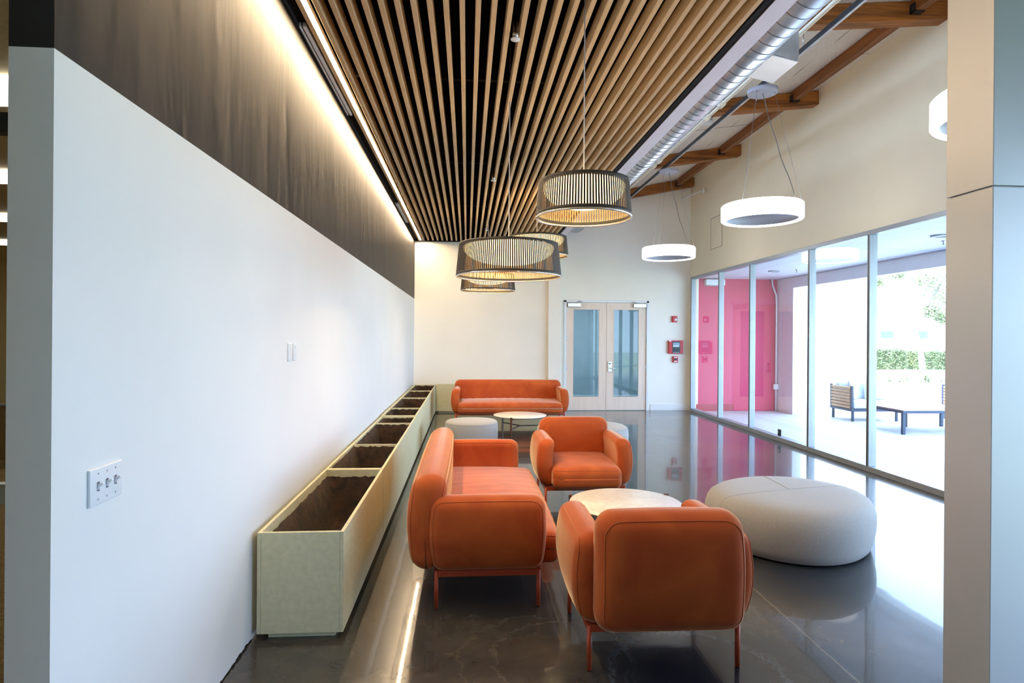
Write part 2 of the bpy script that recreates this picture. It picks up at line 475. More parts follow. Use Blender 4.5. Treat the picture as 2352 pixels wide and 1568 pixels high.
# left wall: white below, charcoal above
struct('wall_left', B(XL-0.12, XL, YF, YB+0.12, 0.0, 2.44), M['white_wall'], 'long white painted wall on the left below the charcoal band')
struct('wall_left_upper', B(XL-0.12, XL, YF, YB+0.12, 2.44, 4.6), M['dark_wall'], 'charcoal upper band of the left wall washed by warm light')
bm = bm_new(); y_ = YF+0.01
while y_ < 3.3:
    h_ = random.uniform(0.004, 0.014); box(bm, XL, XL+random.uniform(0.003, 0.009), y_, y_+0.03, 0.0, h_); y_ += 0.03
struct('trim_11', bm, M['reveal_black'], 'ragged dark gap at the foot of the left wall')
# back wall with the door opening (x 2.19..4.0, z 0..2.40)
bm = bm_new()
box(bm, XL, 2.16, YB, YB+0.12, 0, 5.3); box(bm, 4.03, XW+0.2, YB, YB+0.12, 0, 5.3); box(bm, 2.16, 4.03, YB, YB+0.12, 2.45, 5.3)
struct('wall_back', bm, M['back_wall'], 'off-white end wall with the double doors and red alarm devices')
bm = bm_new(); box(bm, 1.78, 2.06, YB-0.10, YB, 0, 4.55, 0.004)
struct('trim_1', bm, M['back_wall'], 'shallow white boxed column on the end wall left of the doors')
# right wall above the windows
struct('wall_right', B(XW, XW+0.16, 1.9, YB, 2.99, 5.22), M['cream_wall'], 'cream wall above the long window band')
struct('trim_2', B(XW-0.002, XW+0.10, 13.05, YB, 0, 2.99), M['cream_wall'], 'narrow cream strip between window band and end wall')
# baseboard right of doors
bm = bm_new(); box(bm, 4.10, 5.0, YB-0.016, YB, 0.0, 0.15, 0.003)
struct('baseboard_back', bm, M['white_wall'], 'white baseboard on the end wall right of the doors')
# front opening: right metal clad jamb, left wall end, header
struct('wall_front', B(XL-0.12, 5.2, YF+0.02, 1.94, 3.05, 5.3), M['white_wall'], 'white wall above the opening the room is seen through')
bm = bm_new()
box(bm, 1.635, 2.6, YF, 1.945, 0.0, 2.128, 0.002); box(bm, 1.635, 2.6, YF, 1.945, 2.132, 3.05, 0.002)
box(bm, 1.645, 2.59, YF+0.01, 1.935, 0.0, 3.05)
struct('wall_front_right', bm, M['column'], 'satin metal clad wall end at the right edge with a level joint')
struct('wall_front_far_right', B(2.6, 5.2, YF+0.02, 1.94, 0, 3.05), M['white_wall'], 'white wall beyond the metal clad wall end')
# roof: wood-wool decking sloping gently down to the left, ruled between beams
BEAM_Y = [3.6, 6.0, 8.33, 10.78, 13.06]
def slope(y): return 0.085 + 0.0165*(y-6.0)
bm = bm_new(); ny = 12
g = [[bm.verts.new((x, y, 5.21-(XW-x)*slope(y)+dz)) for x in (XW+0.3, 1.9)] + [] for dz in (0, 0.12) for y in [1.9+(YB+0.12-1.9)*i/ny for i in range(ny+1)]]
lo, hi = g[:ny+1], g[ny+1:]
for i in range(ny):
    bm.faces.new((lo[i][0], lo[i][1], lo[i+1][1], lo[i+1][0])); bm.faces.new((hi[i][0], hi[i+1][0], hi[i+1][1], hi[i][1]))
    bm.faces.new((lo[i][0], lo[i+1][0], hi[i+1][0], hi[i][0])); bm.faces.new((lo[i][1], hi[i][1], hi[i+1][1], lo[i+1][1]))
for e in (0, ny): bm.faces.new((lo[e][0], lo[e][1], hi[e][1], hi[e][0]))
struct('ceiling', bm, M['acoustic'], 'pale wood-wool roof panels above the timber beams')
# panel joints
bm = bm_new()
for x in (3.35, 4.3):
    for i in range(ny):
        y0 = 1.95+(YB-1.95)*i/ny; y1 = 1.95+(YB-1.95)*(i+1)/ny
        tube(bm, [(x, y0, 5.208-(XW-x)*slope(y0)), (x, y1, 5.208-(XW-x)*slope(y1))], 0.004, 4)
for y in (7.15, 9.55, 11.95):
    tube(bm, [(2.1, y, 5.208-(XW-2.1)*slope(y)), (4.98, y, 5.208-(XW-4.98)*slope(y))], 0.004, 4)
struct('trim_3', bm, M['seam_dark'], 'thin dark joints between the wood-wool roof panels')
# soffit: white lower band, its outer side, black reveal, black plenum
bm = bm_new()
box(bm, 1.855, 1.987, 1.94, YB-0.1, ZS, 3.72); box(bm, 1.965, 1.987, 1.94, YB-0.1, 3.72, 4.62)
struct('trim_4', bm, M['soffit_white'], 'white painted lower edge of the slatted ceiling beside the duct')
bm = bm_new()
box(bm, 1.80, 1.853, 1.94, YB-0.1, 3.705, 3.80); box(bm, XL, 1.853, YB-0.10, YB-0.005, 3.69, 3.80)
box(bm, XL+0.002, XL+0.018, 1.95, YB-0.1, 3.69, 3.74); box(bm, XL+0.018, -1.066, 1.95, YB-0.1, 3.74, 3.76)
struct('trim_5', bm, M['reveal_black'], 'black shadow-gap edging around the slatted ceiling')
bm = bm_new()
box(bm, XL, 1.965, 1.94, YB, 4.50, 4.60); box(bm, 1.93, 1.963, 1.94, YB, 3.80, 4.50); box(bm, XL, 1.965, YB-0.03, YB-0.002, 3.80, 4.50); box(bm, XL, XL+0.004, 1.94, YB, 3.76, 4.50)
box(bm, XL, 1.965, 1.945, 1.96, 3.72, 4.5)
struct('ceiling_plenum', bm, M['black_paint'], 'black painted plenum seen between the oak slats')
# black services in the plenum: cross rails
for i, y in enumerate((5.2, 7.7, 10.3)):
    o = obj('ceiling_rail', B(XL+0.01, 1.92, y, y+0.045, 3.86, 3.93, 0.004), M['reveal_black'])
    tag(o, ['nearest black cross rail carrying the ceiling slats', 'middle black cross rail carrying the ceiling slats', 'farthest black cross rail carrying the ceiling slats'][i], 'rail', 'cross rails above the slats')

# front room around the camera
bm = bm_new(); box(bm, XL-0.12, 3.6, -3.5, YF+0.02, 3.05, 3.2)
struct('ceiling_front', bm, M['white_wall'], 'white ceiling of the entry space in front')
bm = bm_new(); box(bm, 3.6, 3.72, 0.7, YF+0.02, 0, 3.2); box(bm, 3.6, 3.72, -3.5, -0.7, 0, 3.2); box(bm, 3.6, 3.72, -0.7, 0.7, 2.6, 3.2)
struct('wall_entry_right', bm, M['white_wall'], 'white wall with a wide opening right of the entry space')
struct('wall_entry_back', B(XL-0.12, 3.72, -3.6, -3.5, 0, 3.2), M['white_wall'], 'white wall behind the entry space')
struct('wall_entry_left', B(XL-0.24, XL-0.12, -3.6, 1.0, 0, 3.2), M['white_wall'], 'white wall left of the entry space')

# left room seen past the wall end
struct('floor_office', B(-9, XL-0.14, 1.0, 11.0, -0.12, -0.002), M['carpet'], 'brown carpet of the office at the far left edge')
struct('wall_office_back', B(-9, XL-0.125, 11.0, 11.1, 0, 3.0), M['yellow_wall'], 'pale beige office wall at the far left edge')
struct('wall_office_front', B(-9, XL-0.24, 0.9, 1.0, 0, 3.0), M['yellow_wall'], 'beige office wall nearest the entry')
struct('wall_office_left', B(-9.1, -9, 1.0, 11.1, 0, 3.0), M['yellow_wall'], 'beige side wall of the office')
struct('ceiling_office', B(-9, XL-0.125, 1.0, 11.1, 2.9, 3.0), M['tile'], 'tiled office ceiling at the far left edge')
for i, y in enumerate((3.1, 4.9, 6.7, 8.6)):
    o = obj('ceiling_light', B(-2.6-(y-3.1)*0.72, -1.5-(y-3.1)*0.62, y, y+0.35, 2.87, 2.898, 0.004), M['ceil_light'])
    tag(o, ['nearest', 'second', 'third', 'farthest'][i] + ' ceiling light panel in the office at the far left', 'light', 'office ceiling lights')
part = thing('office_partition', 'low brown fabric partition in the office at the far left edge', 'partition', (-5.6, 8.0, 0))
obj('panel', B(-1.9, 1.9, -0.03, 0.03, 0.05, 0.72, 0.01), M['partition'], part)
obj('top_cap', B(-1.9, 1.9, -0.04, 0.04, 0.72, 0.75, 0.005), M['alu'], part)
fr = struct_empty('window_2', 'glazed office partition with grey rails at the far left edge', 'window', (-1.3, 1.9, 0))
obj('bottom_rail', B(-3.2, -0.0, -0.02, 0.02, 1.14, 1.20, 0.003), M['alu'], fr)
obj('top_rail', B(-3.2, -0.0, -0.02, 0.02, 2.24, 2.30, 0.003), M['dark_metal'], fr)

# ------------------------------------------------------------------ slatted ceiling
slat_bm = B(-0.017, 0.017, 1.97, YB-0.11, 0.0, 0.10, 0.002)
slat0 = obj('ceiling_slat', slat_bm, M['oak'])
tag(slat0, 'long pale oak slat hanging in the ceiling over the lounge', 'slat', 'oak ceiling slats')
for i in range(29):
    o = slat0 if i == 0 else slat0.copy()
    if i: COL.objects.link(o)
    o.location = (-1.052+0.1006*i, 0, ZS)
slat0['label'] = 'pale oak slat between the wall and the bright light strip'
del slat0['group']
for o in list(COL.objects):
    if o.name.startswith('ceiling_slat.') and abs(o.location.x + 0.9514) < 0.01:
        o['label'] = 'oak slat immediately right of the glowing light strip'
        del o['group']
led = thing('light_strip', 'long glowing warm light strip set into the slatted ceiling by the wall', 'light', (-1.019, 0, ZS))
obj('housing', B(-0.012, 0.012, 1.97, YB-0.11, 0.0125, 0.05), M['alu'], led)
obj('diffuser', B(-0.011, 0.011, 1.98, YB-0.12, 0.005, 0.012), M['led'], led)

# slot diffusers in the gap by the wall
def vent(y0, y1, label):
    t = thing('slot_diffuser', label, 'vent', (-1.108, y0, 3.727), 0, 'slot diffusers by the dark wall')
    L = y1-y0
    obj('backing', B(-0.036, 0.04, 0, L, 0.002, 0.012), M['black_paint'], t)
    for s in (-0.024, 0.010): obj('blade', B(s-0.010, s+0.010, 0.0, L, -0.028, 0.002), M['plastic_white'], t)
vent(4.1, 5.72, 'nearer pale twin-blade air slot in the ceiling gap above the dark wall')
vent(9.5, 11.1, 'farther pale twin-blade air slot in the ceiling gap above the dark wall')

# concealed ceiling sprinklers / detectors between slats
def ceil_puck(x, y, label, s=1.0):
    t = thing('ceiling_sprinkler', label, 'sprinkler', (x, y, 3.66), 0, 'white disc sprinklers among the slats')
    bm = bm_new(); lathe(bm, [(0, 0), (0.033*s, 0), (0.035*s, 0.004), (0.033*s, 0.007), (0, 0.007)], 32); obj('cover_disc', bm, M['plastic_white'], t)
    bm = bm_new(); lathe(bm, [(0.0, 0.007), (0.020*s, 0.007), (0.022*s, 0.05), (0.018*s, 0.055), (0.018*s, 0.24), (0, 0.24)], 20); obj('stem', bm, M['chrome'], t)
ceil_puck(0.312, 4.07, 'nearest round white sprinkler disc hanging among the ceiling slats', 0.95)
ceil_puck(0.325, 7.80, 'middle round white sprinkler disc hanging among the ceiling slats')
ceil_puck(0.350, 11.5, 'farthest round white sprinkler disc hanging among the ceiling slats', 0.9)

# ------------------------------------------------------------------ timber beams and purlins
BL = ['nearest dark stained timber beam, cut off by the top edge', 'second timber beam, behind the nearer round canopy', 'third timber beam, above the farther round canopy', 'farthest timber beam, against the end wall']
for i, y in enumerate(BEAM_Y):
    bm = bm_new(); s = slope(y); w = 0.075
    zt = lambda x: 5.205-(XW-x)*s - 0.0
    x0, x1, d = 2.0, XW-0.001, 0.205
    hexa(bm, [(x0, y-w, zt(x0)-d), (x1, y-w, zt(x1)-d), (x1, y+w, zt(x1)-d), (x0, y+w, zt(x0)-d), (x0, y-w, zt(x0)-0.01), (x1, y-w, zt(x1)-0.01), (x1, y+w, zt(x1)-0.01), (x0, y+w, zt(x0)-0.01)])
    o = obj('timber_beam', bm, M['beam'])
    tag(o, (['stained timber beam overhead, in front of the first one in view'] + BL)[i], 'beam', 'timber roof beams')
for i in range(len(BEAM_Y)-1):
    y0, y1 = BEAM_Y[i]+0.075, BEAM_Y[i+1]-0.075
    t = thing('timber_purlin', ['timber purlin before the nearest beam in view', 'timber purlin between the first and second beams in view', 'timber purlin between the second and third beams', 'timber purlin between the third and farthest beams'][i], 'purlin', (4.62, y0, 0), 0, 'timber roof purlins')
    za = 5.205-(XW-4.62)*slope(y0); zb = 5.205-(XW-4.62)*slope(y1); L = y1-y0; w = 0.045; d = 0.14
    bm = bm_new()
    hexa(bm, [(-w, 0, za-d), (w, 0, za-d), (w, L, zb-d), (-w, L, zb-d), (-w, 0, za-0.01), (w, 0, za-0.01), (w, L, zb-0.01), (-w, L, zb-0.01)])
    obj('joist', bm, M['purlin'], t)
    bm = bm_new()
    box(bm, -w-0.012, w+0.012, -0.002 if False else L-0.07, L-0.001, zb-d-0.012, zb-d-0.001)
    box(bm, -w-0.012, -w-0.002, L-0.07, L-0.001, zb-d-0.012, zb-d+0.08); box(bm, w+0.002, w+0.012, L-0.07, L-0.001, zb-d-0.012, zb-d+0.08)
    obj('hanger_bracket', bm, M['dark_metal'], t)

# ------------------------------------------------------------------ spiral duct with register
duct = thing('spiral_duct', 'round galvanised spiral duct running beside the slatted ceiling', 'duct', (2.35, 0, 4.10))
bm = bm_new(); R0 = 0.18; prof = []
seg = 40; ys = []
y = 1.97
while y < YB-0.17:
    ys += [(y, R0), (y+0.112, R0), (y+0.117, R0), (y+0.1215, R0+0.004), (y+0.126, R0), (y+0.130, R0)]
    y += 0.135
rings = []
for yy, rr in ys:
    rings.append([bm.verts.new((rr*math.cos(2*PI*k/seg), yy + 0.09*k/seg*0.0 + 0.02*math.cos(2*PI*k/seg), rr*math.sin(2*PI*k/seg))) for k in range(seg)])
for di, (a, b) in enumerate(zip(rings, rings[1:])):
    for k in range(seg):
        f_ = bm.faces.new((a[k], a[(k+1) % seg], b[(k+1) % seg], b[k])); f_.smooth = True; f_.material_index = 1 if di % 6 in (2, 3) else 0
obj('duct_pipe', bm, [M['galv'], M['duct_seam']], duct)
for yy in (4.75, 7.9, 11.0):
    bm = bm_new()
    ring = [(0.187*math.cos(a), yy+dy, 0.187*math.sin(a)) for dy in (0,) for a in [2*PI*i/36 for i in range(36)]]
    for a in range(36):
        p = [2*PI*a/36, 2*PI*(a+1)/36]
        hexa(bm, [(R0*math.cos(p[0]), yy, R0*math.sin(p[0])), (0.188*math.cos(p[0]), yy, 0.188*math.sin(p[0])), (0.188*math.cos(p[1]), yy, 0.188*math.sin(p[1])), (R0*math.cos(p[1]), yy, R0*math.sin(p[1])),
                  (R0*math.cos(p[0]), yy+0.06, R0*math.sin(p[0])), (0.188*math.cos(p[0]), yy+0.06, 0.188*math.sin(p[0])), (0.188*math.cos(p[1]), yy+0.06, 0.188*math.sin(p[1])), (R0*math.cos(p[1]), yy+0.06, R0*math.sin(p[1]))])
    obj('coupling_band', bm, M['galv'], duct)
reg = obj('register_box', bm := None or (lambda b: (hexa(b, [(0.10, 5.1, 0.09), (0.55, 5.1, -0.005), (0.55, 5.56, -0.005), (0.10, 5.56, 0.09), (0.10, 5.1, 0.29), (0.55, 5.1, 0.29), (0.55, 5.56, 0.29), (0.10, 5.56, 0.29)]), b)[1])(bm_new()), M['galv'], duct)
bm = bm_new()
hexa(bm, [(0.12, 5.11, 0.076), (0.548, 5.11, -0.016), (0.548, 5.55, -0.016), (0.12, 5.55, 0.076), (0.12, 5.11, 0.084), (0.548, 5.11, -0.007), (0.548, 5.55, -0.007), (0.12, 5.55, 0.084)])
obj('register_face', bm, M['register_white'], reg)

# white pipe and black track beside the duct
pipe = thing('sprinkler_pipe', 'thin cream painted pipe with couplings running along the duct', 'pipe', (2.98, 0, 4.40))
bm = bm_new(); tube(bm, [(0, 1.97, 0), (0, YB-0.02, 0)], 0.021, 12); obj('pipe_run', bm, M['cream_wall'], pipe)
for yy in (6.9, 7.35, 9.2, 9.5, 12.4):
    bm = bm_new(); tube(bm, [(0, yy-0.05, 0), (0, yy-0.048, 0), (0, yy+0.048, 0), (0, yy+0.05, 0)], [0.022, 0.036, 0.036, 0.022], 12)
    tube(bm, [(0, yy, 0.0), (0, yy, 0.09)], 0.014, 8); obj('coupling', bm, M['cream_wall'], pipe)
for yy in (8.33, 10.78):
    bm = bm_new(); z1 = 5.2-(XW-2.98)*slope(yy)-0.21-4.40
    tube(bm, [(0, yy, 0.0), (0, yy, z1)], 0.006, 6); obj('hanger_rod', bm, M['dark_metal'], pipe)
TX = 3.46
trk = thing('lighting_track', 'black and steel strut track carrying the round canopies', 'track', (TX, 0, 4.62))
obj('strut', B(-0.021, 0.021, 1.97, YB-0.02, 0.0, 0.045, 0.002), M['dark_metal'], trk)
obj('lower_rail', B(-0.012, 0.012, 1.97, YB-0.02, -0.012, 0.0, 0.001), M['chrome'], trk)
for yy in (6.0, 8.33, 10.78):
    z1 = 5.2-(XW-TX)*slope(yy)-0.205-4.62
    bm = bm_new(); tube(bm, [(0, yy, 0.045), (0, yy, z1)], 0.005, 6); obj('hanger_rod', bm, M['chrome'], trk)

# smoke detector on the roof underside
det = thing('beam_detector', 'small white detector box under the roof panels beyond the second beam', 'detector', (3.66, 9.0, 5.208-(XW-3.66)*slope(9.0)-0.10))
obj('mount', B(-0.05, 0.05, -0.05, 0.05, 0.045, 0.095, 0.003), M['grey_paint'], det)
obj('body', B(-0.075, 0.075, -0.06, 0.06, 0.0, 0.045, 0.008), M['plastic_white'], det)

# small pipe stub and access panels high on the walls
t = thing('pipe_stub', 'thin white pipe stub with an end cap high on the cream wall', 'pipe', (4.93, 12.3, 4.74))
bm = bm_new(); tube(bm, [(0, 0, 0), (-0.30, 0.55, -0.08)], 0.012, 8); obj('pipe_run', bm, M['plastic_white'], t)
bm = bm_new(); tube(bm, [(0, 0, -0.06), (0, 0, 0.05)], 0.015, 8); tube(bm, [(0, 0, 0), (0.069, 0, 0)], 0.01, 8); obj('end_cap', bm, M['plastic_white'], t)
ap = thing('access_panel', 'flush cream access panel above the windows near the end wall', 'panel', (XW, 11.78, 3.77))
obj('panel_door', B(-0.004, 0, -0.27, 0.27, -0.31, 0.31, 0.001), M['cream_wall'], ap)
bm = bm_new()
for (a, b_, c_, d_) in ((-0.278, -0.272, -0.318, 0.318), (0.272, 0.278, -0.318, 0.318)): box(bm, -0.005, 0, a, b_, c_, d_)
box(bm, -0.005, 0, -0.278, 0.278, -0.318, -0.312); box(bm, -0.005, 0, -0.278, 0.278, 0.312, 0.318)
obj('panel_frame', bm, M['seam_dark'], ap)

# ------------------------------------------------------------------ ring pendants
def ring_pendant(cy, cx, label, first=None):
    ZR, ZC, RO, RI, HH = 3.03, 4.53, 0.455, 0.405, 0.185
    t = thing('ring_pendant', label, 'pendant lamp', (cx, cy, ZR), 0, 'glowing white ring pendants')
    bm = bm_new()
    lathe(bm, [(RO, 0.012), (RO-0.012, 0.0), (RI+0.008, 0.0), (RI, 0.01), (RI, 0.012), (RI, 0.03), (RI+0.002, HH-0.005), (RO-0.012, HH), (RO, HH-0.012)], 72, close=True)
    obj('light_ring', bm, M['ring_light'], t)
    bm = bm_new(); lathe(bm, [(RI-0.001, 0.018), (RI-0.006, 0.018), (RI-0.006, HH-0.006), (RI-0.001, HH-0.006)], 72, close=True)
    obj('inner_face', bm, M['ring_inner'], t)
    bm = bm_new(); lathe(bm, [(0, ZC-ZR), (0.165, ZC-ZR), (0.17, ZC-ZR+0.006), (0.17, ZC-ZR+0.045), (0.155, ZC-ZR+0.05), (0, ZC-ZR+0.05)], 48)
    cn = obj('canopy', bm, M['grey_paint'], t)
    for a in (95, 215, 335):
        ca, sa = math.cos(math.radians(a)), math.sin(math.radians(a))
        bm = bm_new(); tube(bm, [(0.13*ca, 0.13*sa, ZC-ZR), (0.43*ca, 0.43*sa, HH)], 0.0016, 6); obj('suspension_wire', bm, M['cable'], t)
        bm = bm_new(); tube(bm, [(0.13*ca, 0.13*sa, ZC-ZR-0.03), (0.13*ca, 0.13*sa, ZC-ZR)], 0.006, 8); obj('wire_grip', bm, M['chrome'], cn)
    pts = []
    for i in range(25):
        u = i/24; w_ = math.sin(u*PI)
        pts.append((0.0+0.20*u-0.035*w_+0.006*math.sin(u*17), -0.39*u-0.02*w_, (ZC-ZR)*(1-u)+HH*u))
    bm = bm_new(); tube(bm, pts, 0.005, 8); obj('power_cord', bm, M['grey_cable'], t)
    return t
RL = ring_pendant(10.33, 3.52, 'smaller-looking glowing ring pendant, farthest of the three, near the end wall')
r = dup(RL, (3.46, 6.86, 3.03), 0, 'glowing ring pendant hanging in the middle of the room before the cream wall')
r = dup(RL, (3.43, 3.52, 3.03), 0, 'ring pendant at the right edge, half hidden behind the metal clad wall end')

# ------------------------------------------------------------------ slatted drum pendants
def drum(R, H, bowl_d, nst):
    t = thing('drum_pendant', 'x', 'pendant lamp', (0, 0, 0), 0, 'black strap drum pendants')
    Rt = R*0.94; bh = 0.020
    rad = lambda z: R + (Rt-R)*(z/H)
    bm = bm_new(); lathe(bm, [(rad(H-bh), H-bh), (Rt, H), (Rt-0.006, H), (rad(H-bh)-0.006, H-bh)], 96, close=True); obj('top_hoop', bm, M['strap'], t)
    bm = bm_new(); lathe(bm, [(R, 0.012), (rad(0.012+bh), 0.012+bh), (rad(0.012+bh)-0.006, 0.012+bh), (R-0.006, 0.012)], 96, close=True); obj('bottom_hoop', bm, M['strap'], t)
    bm = bm_new(); lathe(bm, [(R+0.001, 0.0), (R+0.001, 0.013), (R-0.010, 0.013), (R-0.010, 0.0)], 96, close=True); obj('polished_rim', bm, M['hoop_clear'], t)
    bm = bm_new(); w = 2*PI/nst*0.325
    for i in range(nst):
        a = 2*PI*i/nst; a0, a1 = a-w, a+w
        P_ = []
        for z in (0.02, H-0.012):
            for rr, aa in ((rad(z)-0.0025, a0), (rad(z), a0), (rad(z), a1), (rad(z)-0.0025, a1)):
                P_.append((rr*math.cos(aa), rr*math.sin(aa), z))
        hexa(bm, P_)
        bm.faces.ensure_lookup_table(); bm.faces[-1].material_index = 1
    obj('strap_shade', bm, [M['strap'], M['strap_inner']], t)
    bm = bm_new(); Rb = R*0.86; pr_ = [(0, H-0.018)]
    pr_.append((Rb-0.01, H-0.018)); pr_.append((Rb, H-0.028))
    for i in range(1, 12):
        u = i/12; pr_.append((Rb*math.cos(u*PI/2)**0.85, H-0.028-(bowl_d)*math.sin(u*PI/2)))
    pr_.append((0, H-0.028-bowl_d))
    lathe(bm, pr_, 64); obj('opal_bowl', bm, M['bowl'], t)
    bm = bm_new()
    for a in (0, PI/2, PI, 3*PI/2): tube(bm, [(0, 0, H+0.004), (Rt*0.98*math.cos(a), Rt*0.98*math.sin(a), H-0.008)], 0.003, 6)
    lathe(bm, [(0, H+0.03), (0.018, H+0.03), (0.025, H), (0, H)], 16); obj('spider', bm, M['chrome'], t)
    return t
def cord_for(t, z0, W_, hb, rad, ztop=4.49):
    l = bpy.data.lights.new('pendant_bulb', 'AREA'); l.shape = 'DISK'; l.size = rad; l.energy = W_; l.color = (1.0, 0.80, 0.46)
    lo_ = bpy.data.objects.new('pendant_bulb', l); COL.objects.link(lo_); lo_.parent = t; lo_.location = (0, 0, hb)
    bm = bm_new(); tube(bm, [(0, 0, z0), (0, 0, ztop-t.location.z)], 0.0042, 8)
    obj('hanging_rod', bm, M['grey_paint'], t)
big = drum(0.462, 0.29, 0.150, 160)
big.location = (0.358, 5.25, 2.16); big['label'] = 'big black strap drum pendant, lowest and widest in view, left of centre'
sm = drum(0.300, 0.232, 0.140, 108)
sm.location = (0.723, 3.73, 2.388); sm['label'] = 'smaller black strap drum pendant nearest the camera, hanging highest in view'
c3 = dup(big, (1.008, 8.75, 2.81), 0, 'black strap drum pendant half hidden behind the two nearest drums')
c4 = dup(big, (0.342, 10.1, 2.395), 0, 'farthest black strap drum pendant, showing only below the big drum')
for t_, h_, W_, hb, rad in ((big, 0.31, 12.5, 0.108, 0.26), (sm, 0.25, 8, 0.060, 0.16), (c3, 0.31, 9, 0.108, 0.26), (c4, 0.31, 8, 0.108, 0.26)): cord_for(t_, h_, W_, hb, rad)

# ------------------------------------------------------------------ window wall
win = struct_empty('window_1', 'long floor to head glazed window band with aluminium mullions', 'window', (XW, 0, 0))
YM = [13.02, 11.55, 10.24, 8.41, 7.10, 5.10, 3.4, 1.98]
WZ = 2.99
obj('bottom_rail', B(-0.045, 0.085, 1.95, 13.05, 0.0, 0.07, 0.004), M['alu'], win)
obj('head_rail', B(-0.045, 0.085, 1.95, 13.05, WZ-0.055, WZ, 0.004), M['alu'], win)
for y_ in YM:
    bm = bm_new(); box(bm, -0.045, 0.055, y_-0.025, y_+0.025, 0.07, WZ-0.055, 0.003)
    mu = obj('mullion', bm, M['alu'], win)
    obj('glazing_gasket', B(-0.0475, -0.044, y_-0.006, y_+0.004, 0.07, WZ-0.055), M['dark_metal'], mu)
for a, b_ in zip(YM, YM[1:]):
    obj('glass_pane', B(0.0, 0.006, b_+0.025, a-0.025, 0.07, WZ-0.055), M['glass'], win)
lk = thing('window_lock', 'small black lock on the glass just above the bottom rail', 'lock', (XW, 9.25, 0.135))
obj('lock_case', B(-0.028, -0.001, -0.04, 0.04, -0.055, 0.055, 0.01), M['black_plastic'], lk)
bm = bm_new(); tube(bm, [(-0.028, 0, 0.01), (-0.034, 0, 0.01)], 0.015, 12); obj('key_cylinder', bm, M['chrome'], lk)

# ------------------------------------------------------------------ double doors
bm = bm_new()
for a, b_ in ((2.14, 2.19), (4.00, 4.05)): box(bm, a, b_, YB-0.03, YB+0.12, 0, 2.45, 0.003)
box(bm, 2.14, 4.05, YB-0.03, YB+0.12, 2.405, 2.455, 0.003)
struct('trim_6', bm, M['plastic_white'], 'white metal frame around the double doors')
def leaf(n, x0, x1, gx0, gx1, label, hinge_x):
    t = struct_empty('door_%d' % n, label, 'door', (x0, YB+0.0, 0))
    L = x1-x0; a, b_ = gx0-x0, gx1-x0
    bm = bm_new()
    box(bm, 0, a, 0, 0.045, 0.012, 2.40); box(bm, b_, L, 0, 0.045, 0.012, 2.40)
    box(bm, a, b_, 0, 0.045, 0.012, 0.305); box(bm, a, b_, 0, 0.045, 2.255, 2.40)
    obj('door_leaf', bm, M['birch'], t)
    bm = bm_new()
    for q in ((a-0.004, a+0.012, 0.30, 2.26), (b_-0.012, b_+0.004, 0.30, 2.26)): box(bm, q[0], q[1], -0.004, 0.02, q[2], q[3])
    box(bm, a, b_, -0.004, 0.02, 0.30, 0.313); box(bm, a, b_, -0.004, 0.02, 2.247, 2.26)
    obj('glazing_bead', bm, M['birch'], t)
    obj('glass_pane', B(a+0.005, b_-0.005, 0.021, 0.027, 0.31, 2.25), M['door_glass'], t)
    for z in (0.30, 0.95, 1.60, 2.25 - 0.02):
        bm = bm_new(); tube(bm, [(hinge_x-x0, -0.008, z-0.055), (hinge_x-x0, -0.008, z+0.055)], 0.008, 8); box(bm, hinge_x-x0-0.016, hinge_x-x0+0.016, -0.0015, 0.0, z-0.055, z+0.055)
        obj('hinge', bm, M['chrome'], t)
    return t
d1 = leaf(1, 2.195, 3.092, 2.34, 2.937, 'left leaf of the pale birch double doors with tall glass', 2.197)
d2 = leaf(2, 3.098, 3.995, 3.25, 3.836, 'right leaf of the pale birch double doors with lever lock', 3.995)
def closer(t, x0, x1, armx, arm2):
    c = obj('door_closer', B(x0, x1, -0.055, -0.001, 2.30, 2.385, 0.006), M['chrome'], t)
    bm = bm_new(); tube(bm, [(armx, -0.04, 2.385), (armx, -0.04, 2.412), (arm2, -0.075, 2.418), ((armx+arm2)/2-0.02, -0.035, 2.424)], 0.008, 8); obj('closer_arm', bm, M['chrome'], c)
closer(d1, 0.02, 0.31, 0.23, 0.33); closer(d2, 0.60, 0.885, 0.67, 0.57)
lv = obj('lock_plate', B(0.035, 0.115, -0.018, -0.001, 0.86, 1.10, 0.006), M['chrome'], d2)
bm = bm_new(); tube(bm, [(0.078, -0.018, 0.945), (0.078, -0.06, 0.945), (0.09, -0.065, 0.945), (0.20, -0.062, 0.94)], 0.010, 10); obj('lever_handle', bm, M['chrome'], lv)
bm = bm_new(); tube(bm, [(0.075, -0.018, 1.045), (0.075, -0.024, 1.045)], 0.018, 16); obj('key_cylinder', bm, M['dark_metal'], lv)
pb = obj('panic_bar', B(0.10, 0.80, 0.075, 0.10, 0.975, 1.03, 0.006), M['plastic_white'], d2)
# corridor beyond the doors
bm = bm_new()
box(bm, 0.9, 6.2, YB+3.4, YB+3.5, 0, 2.8); box(bm, 0.9, 1.0, YB+0.12, YB+3.4, 0, 2.8); box(bm, 4.9, 5.0, YB+0.12, YB+3.4, 0, 2.8)
struct('wall_corridor', bm, M['corridor'], 'blue-grey corridor walls seen through the door glass')
struct('ceiling_corridor', B(0.9, 5.0, YB+0.12, YB+3.4, 2.7, 2.8), M['corridor'], 'corridor ceiling beyond the doors')
struct('floor_corridor', B(0.9, 5.0, YB+0.1, YB+3.4, -0.12, -0.002), M['corridor_floor'], 'corridor floor beyond the doors')
for i, x in enumerate((2.45, 3.35)):
    o = obj('corridor_light', B(x, x+0.35, YB+1.3, YB+1.9, 2.67, 2.698, 0.004), M['corridor_light'])
    tag(o, ['left', 'right'][i] + ' square ceiling light in the corridor beyond the doors', 'light', 'corridor ceiling lights')

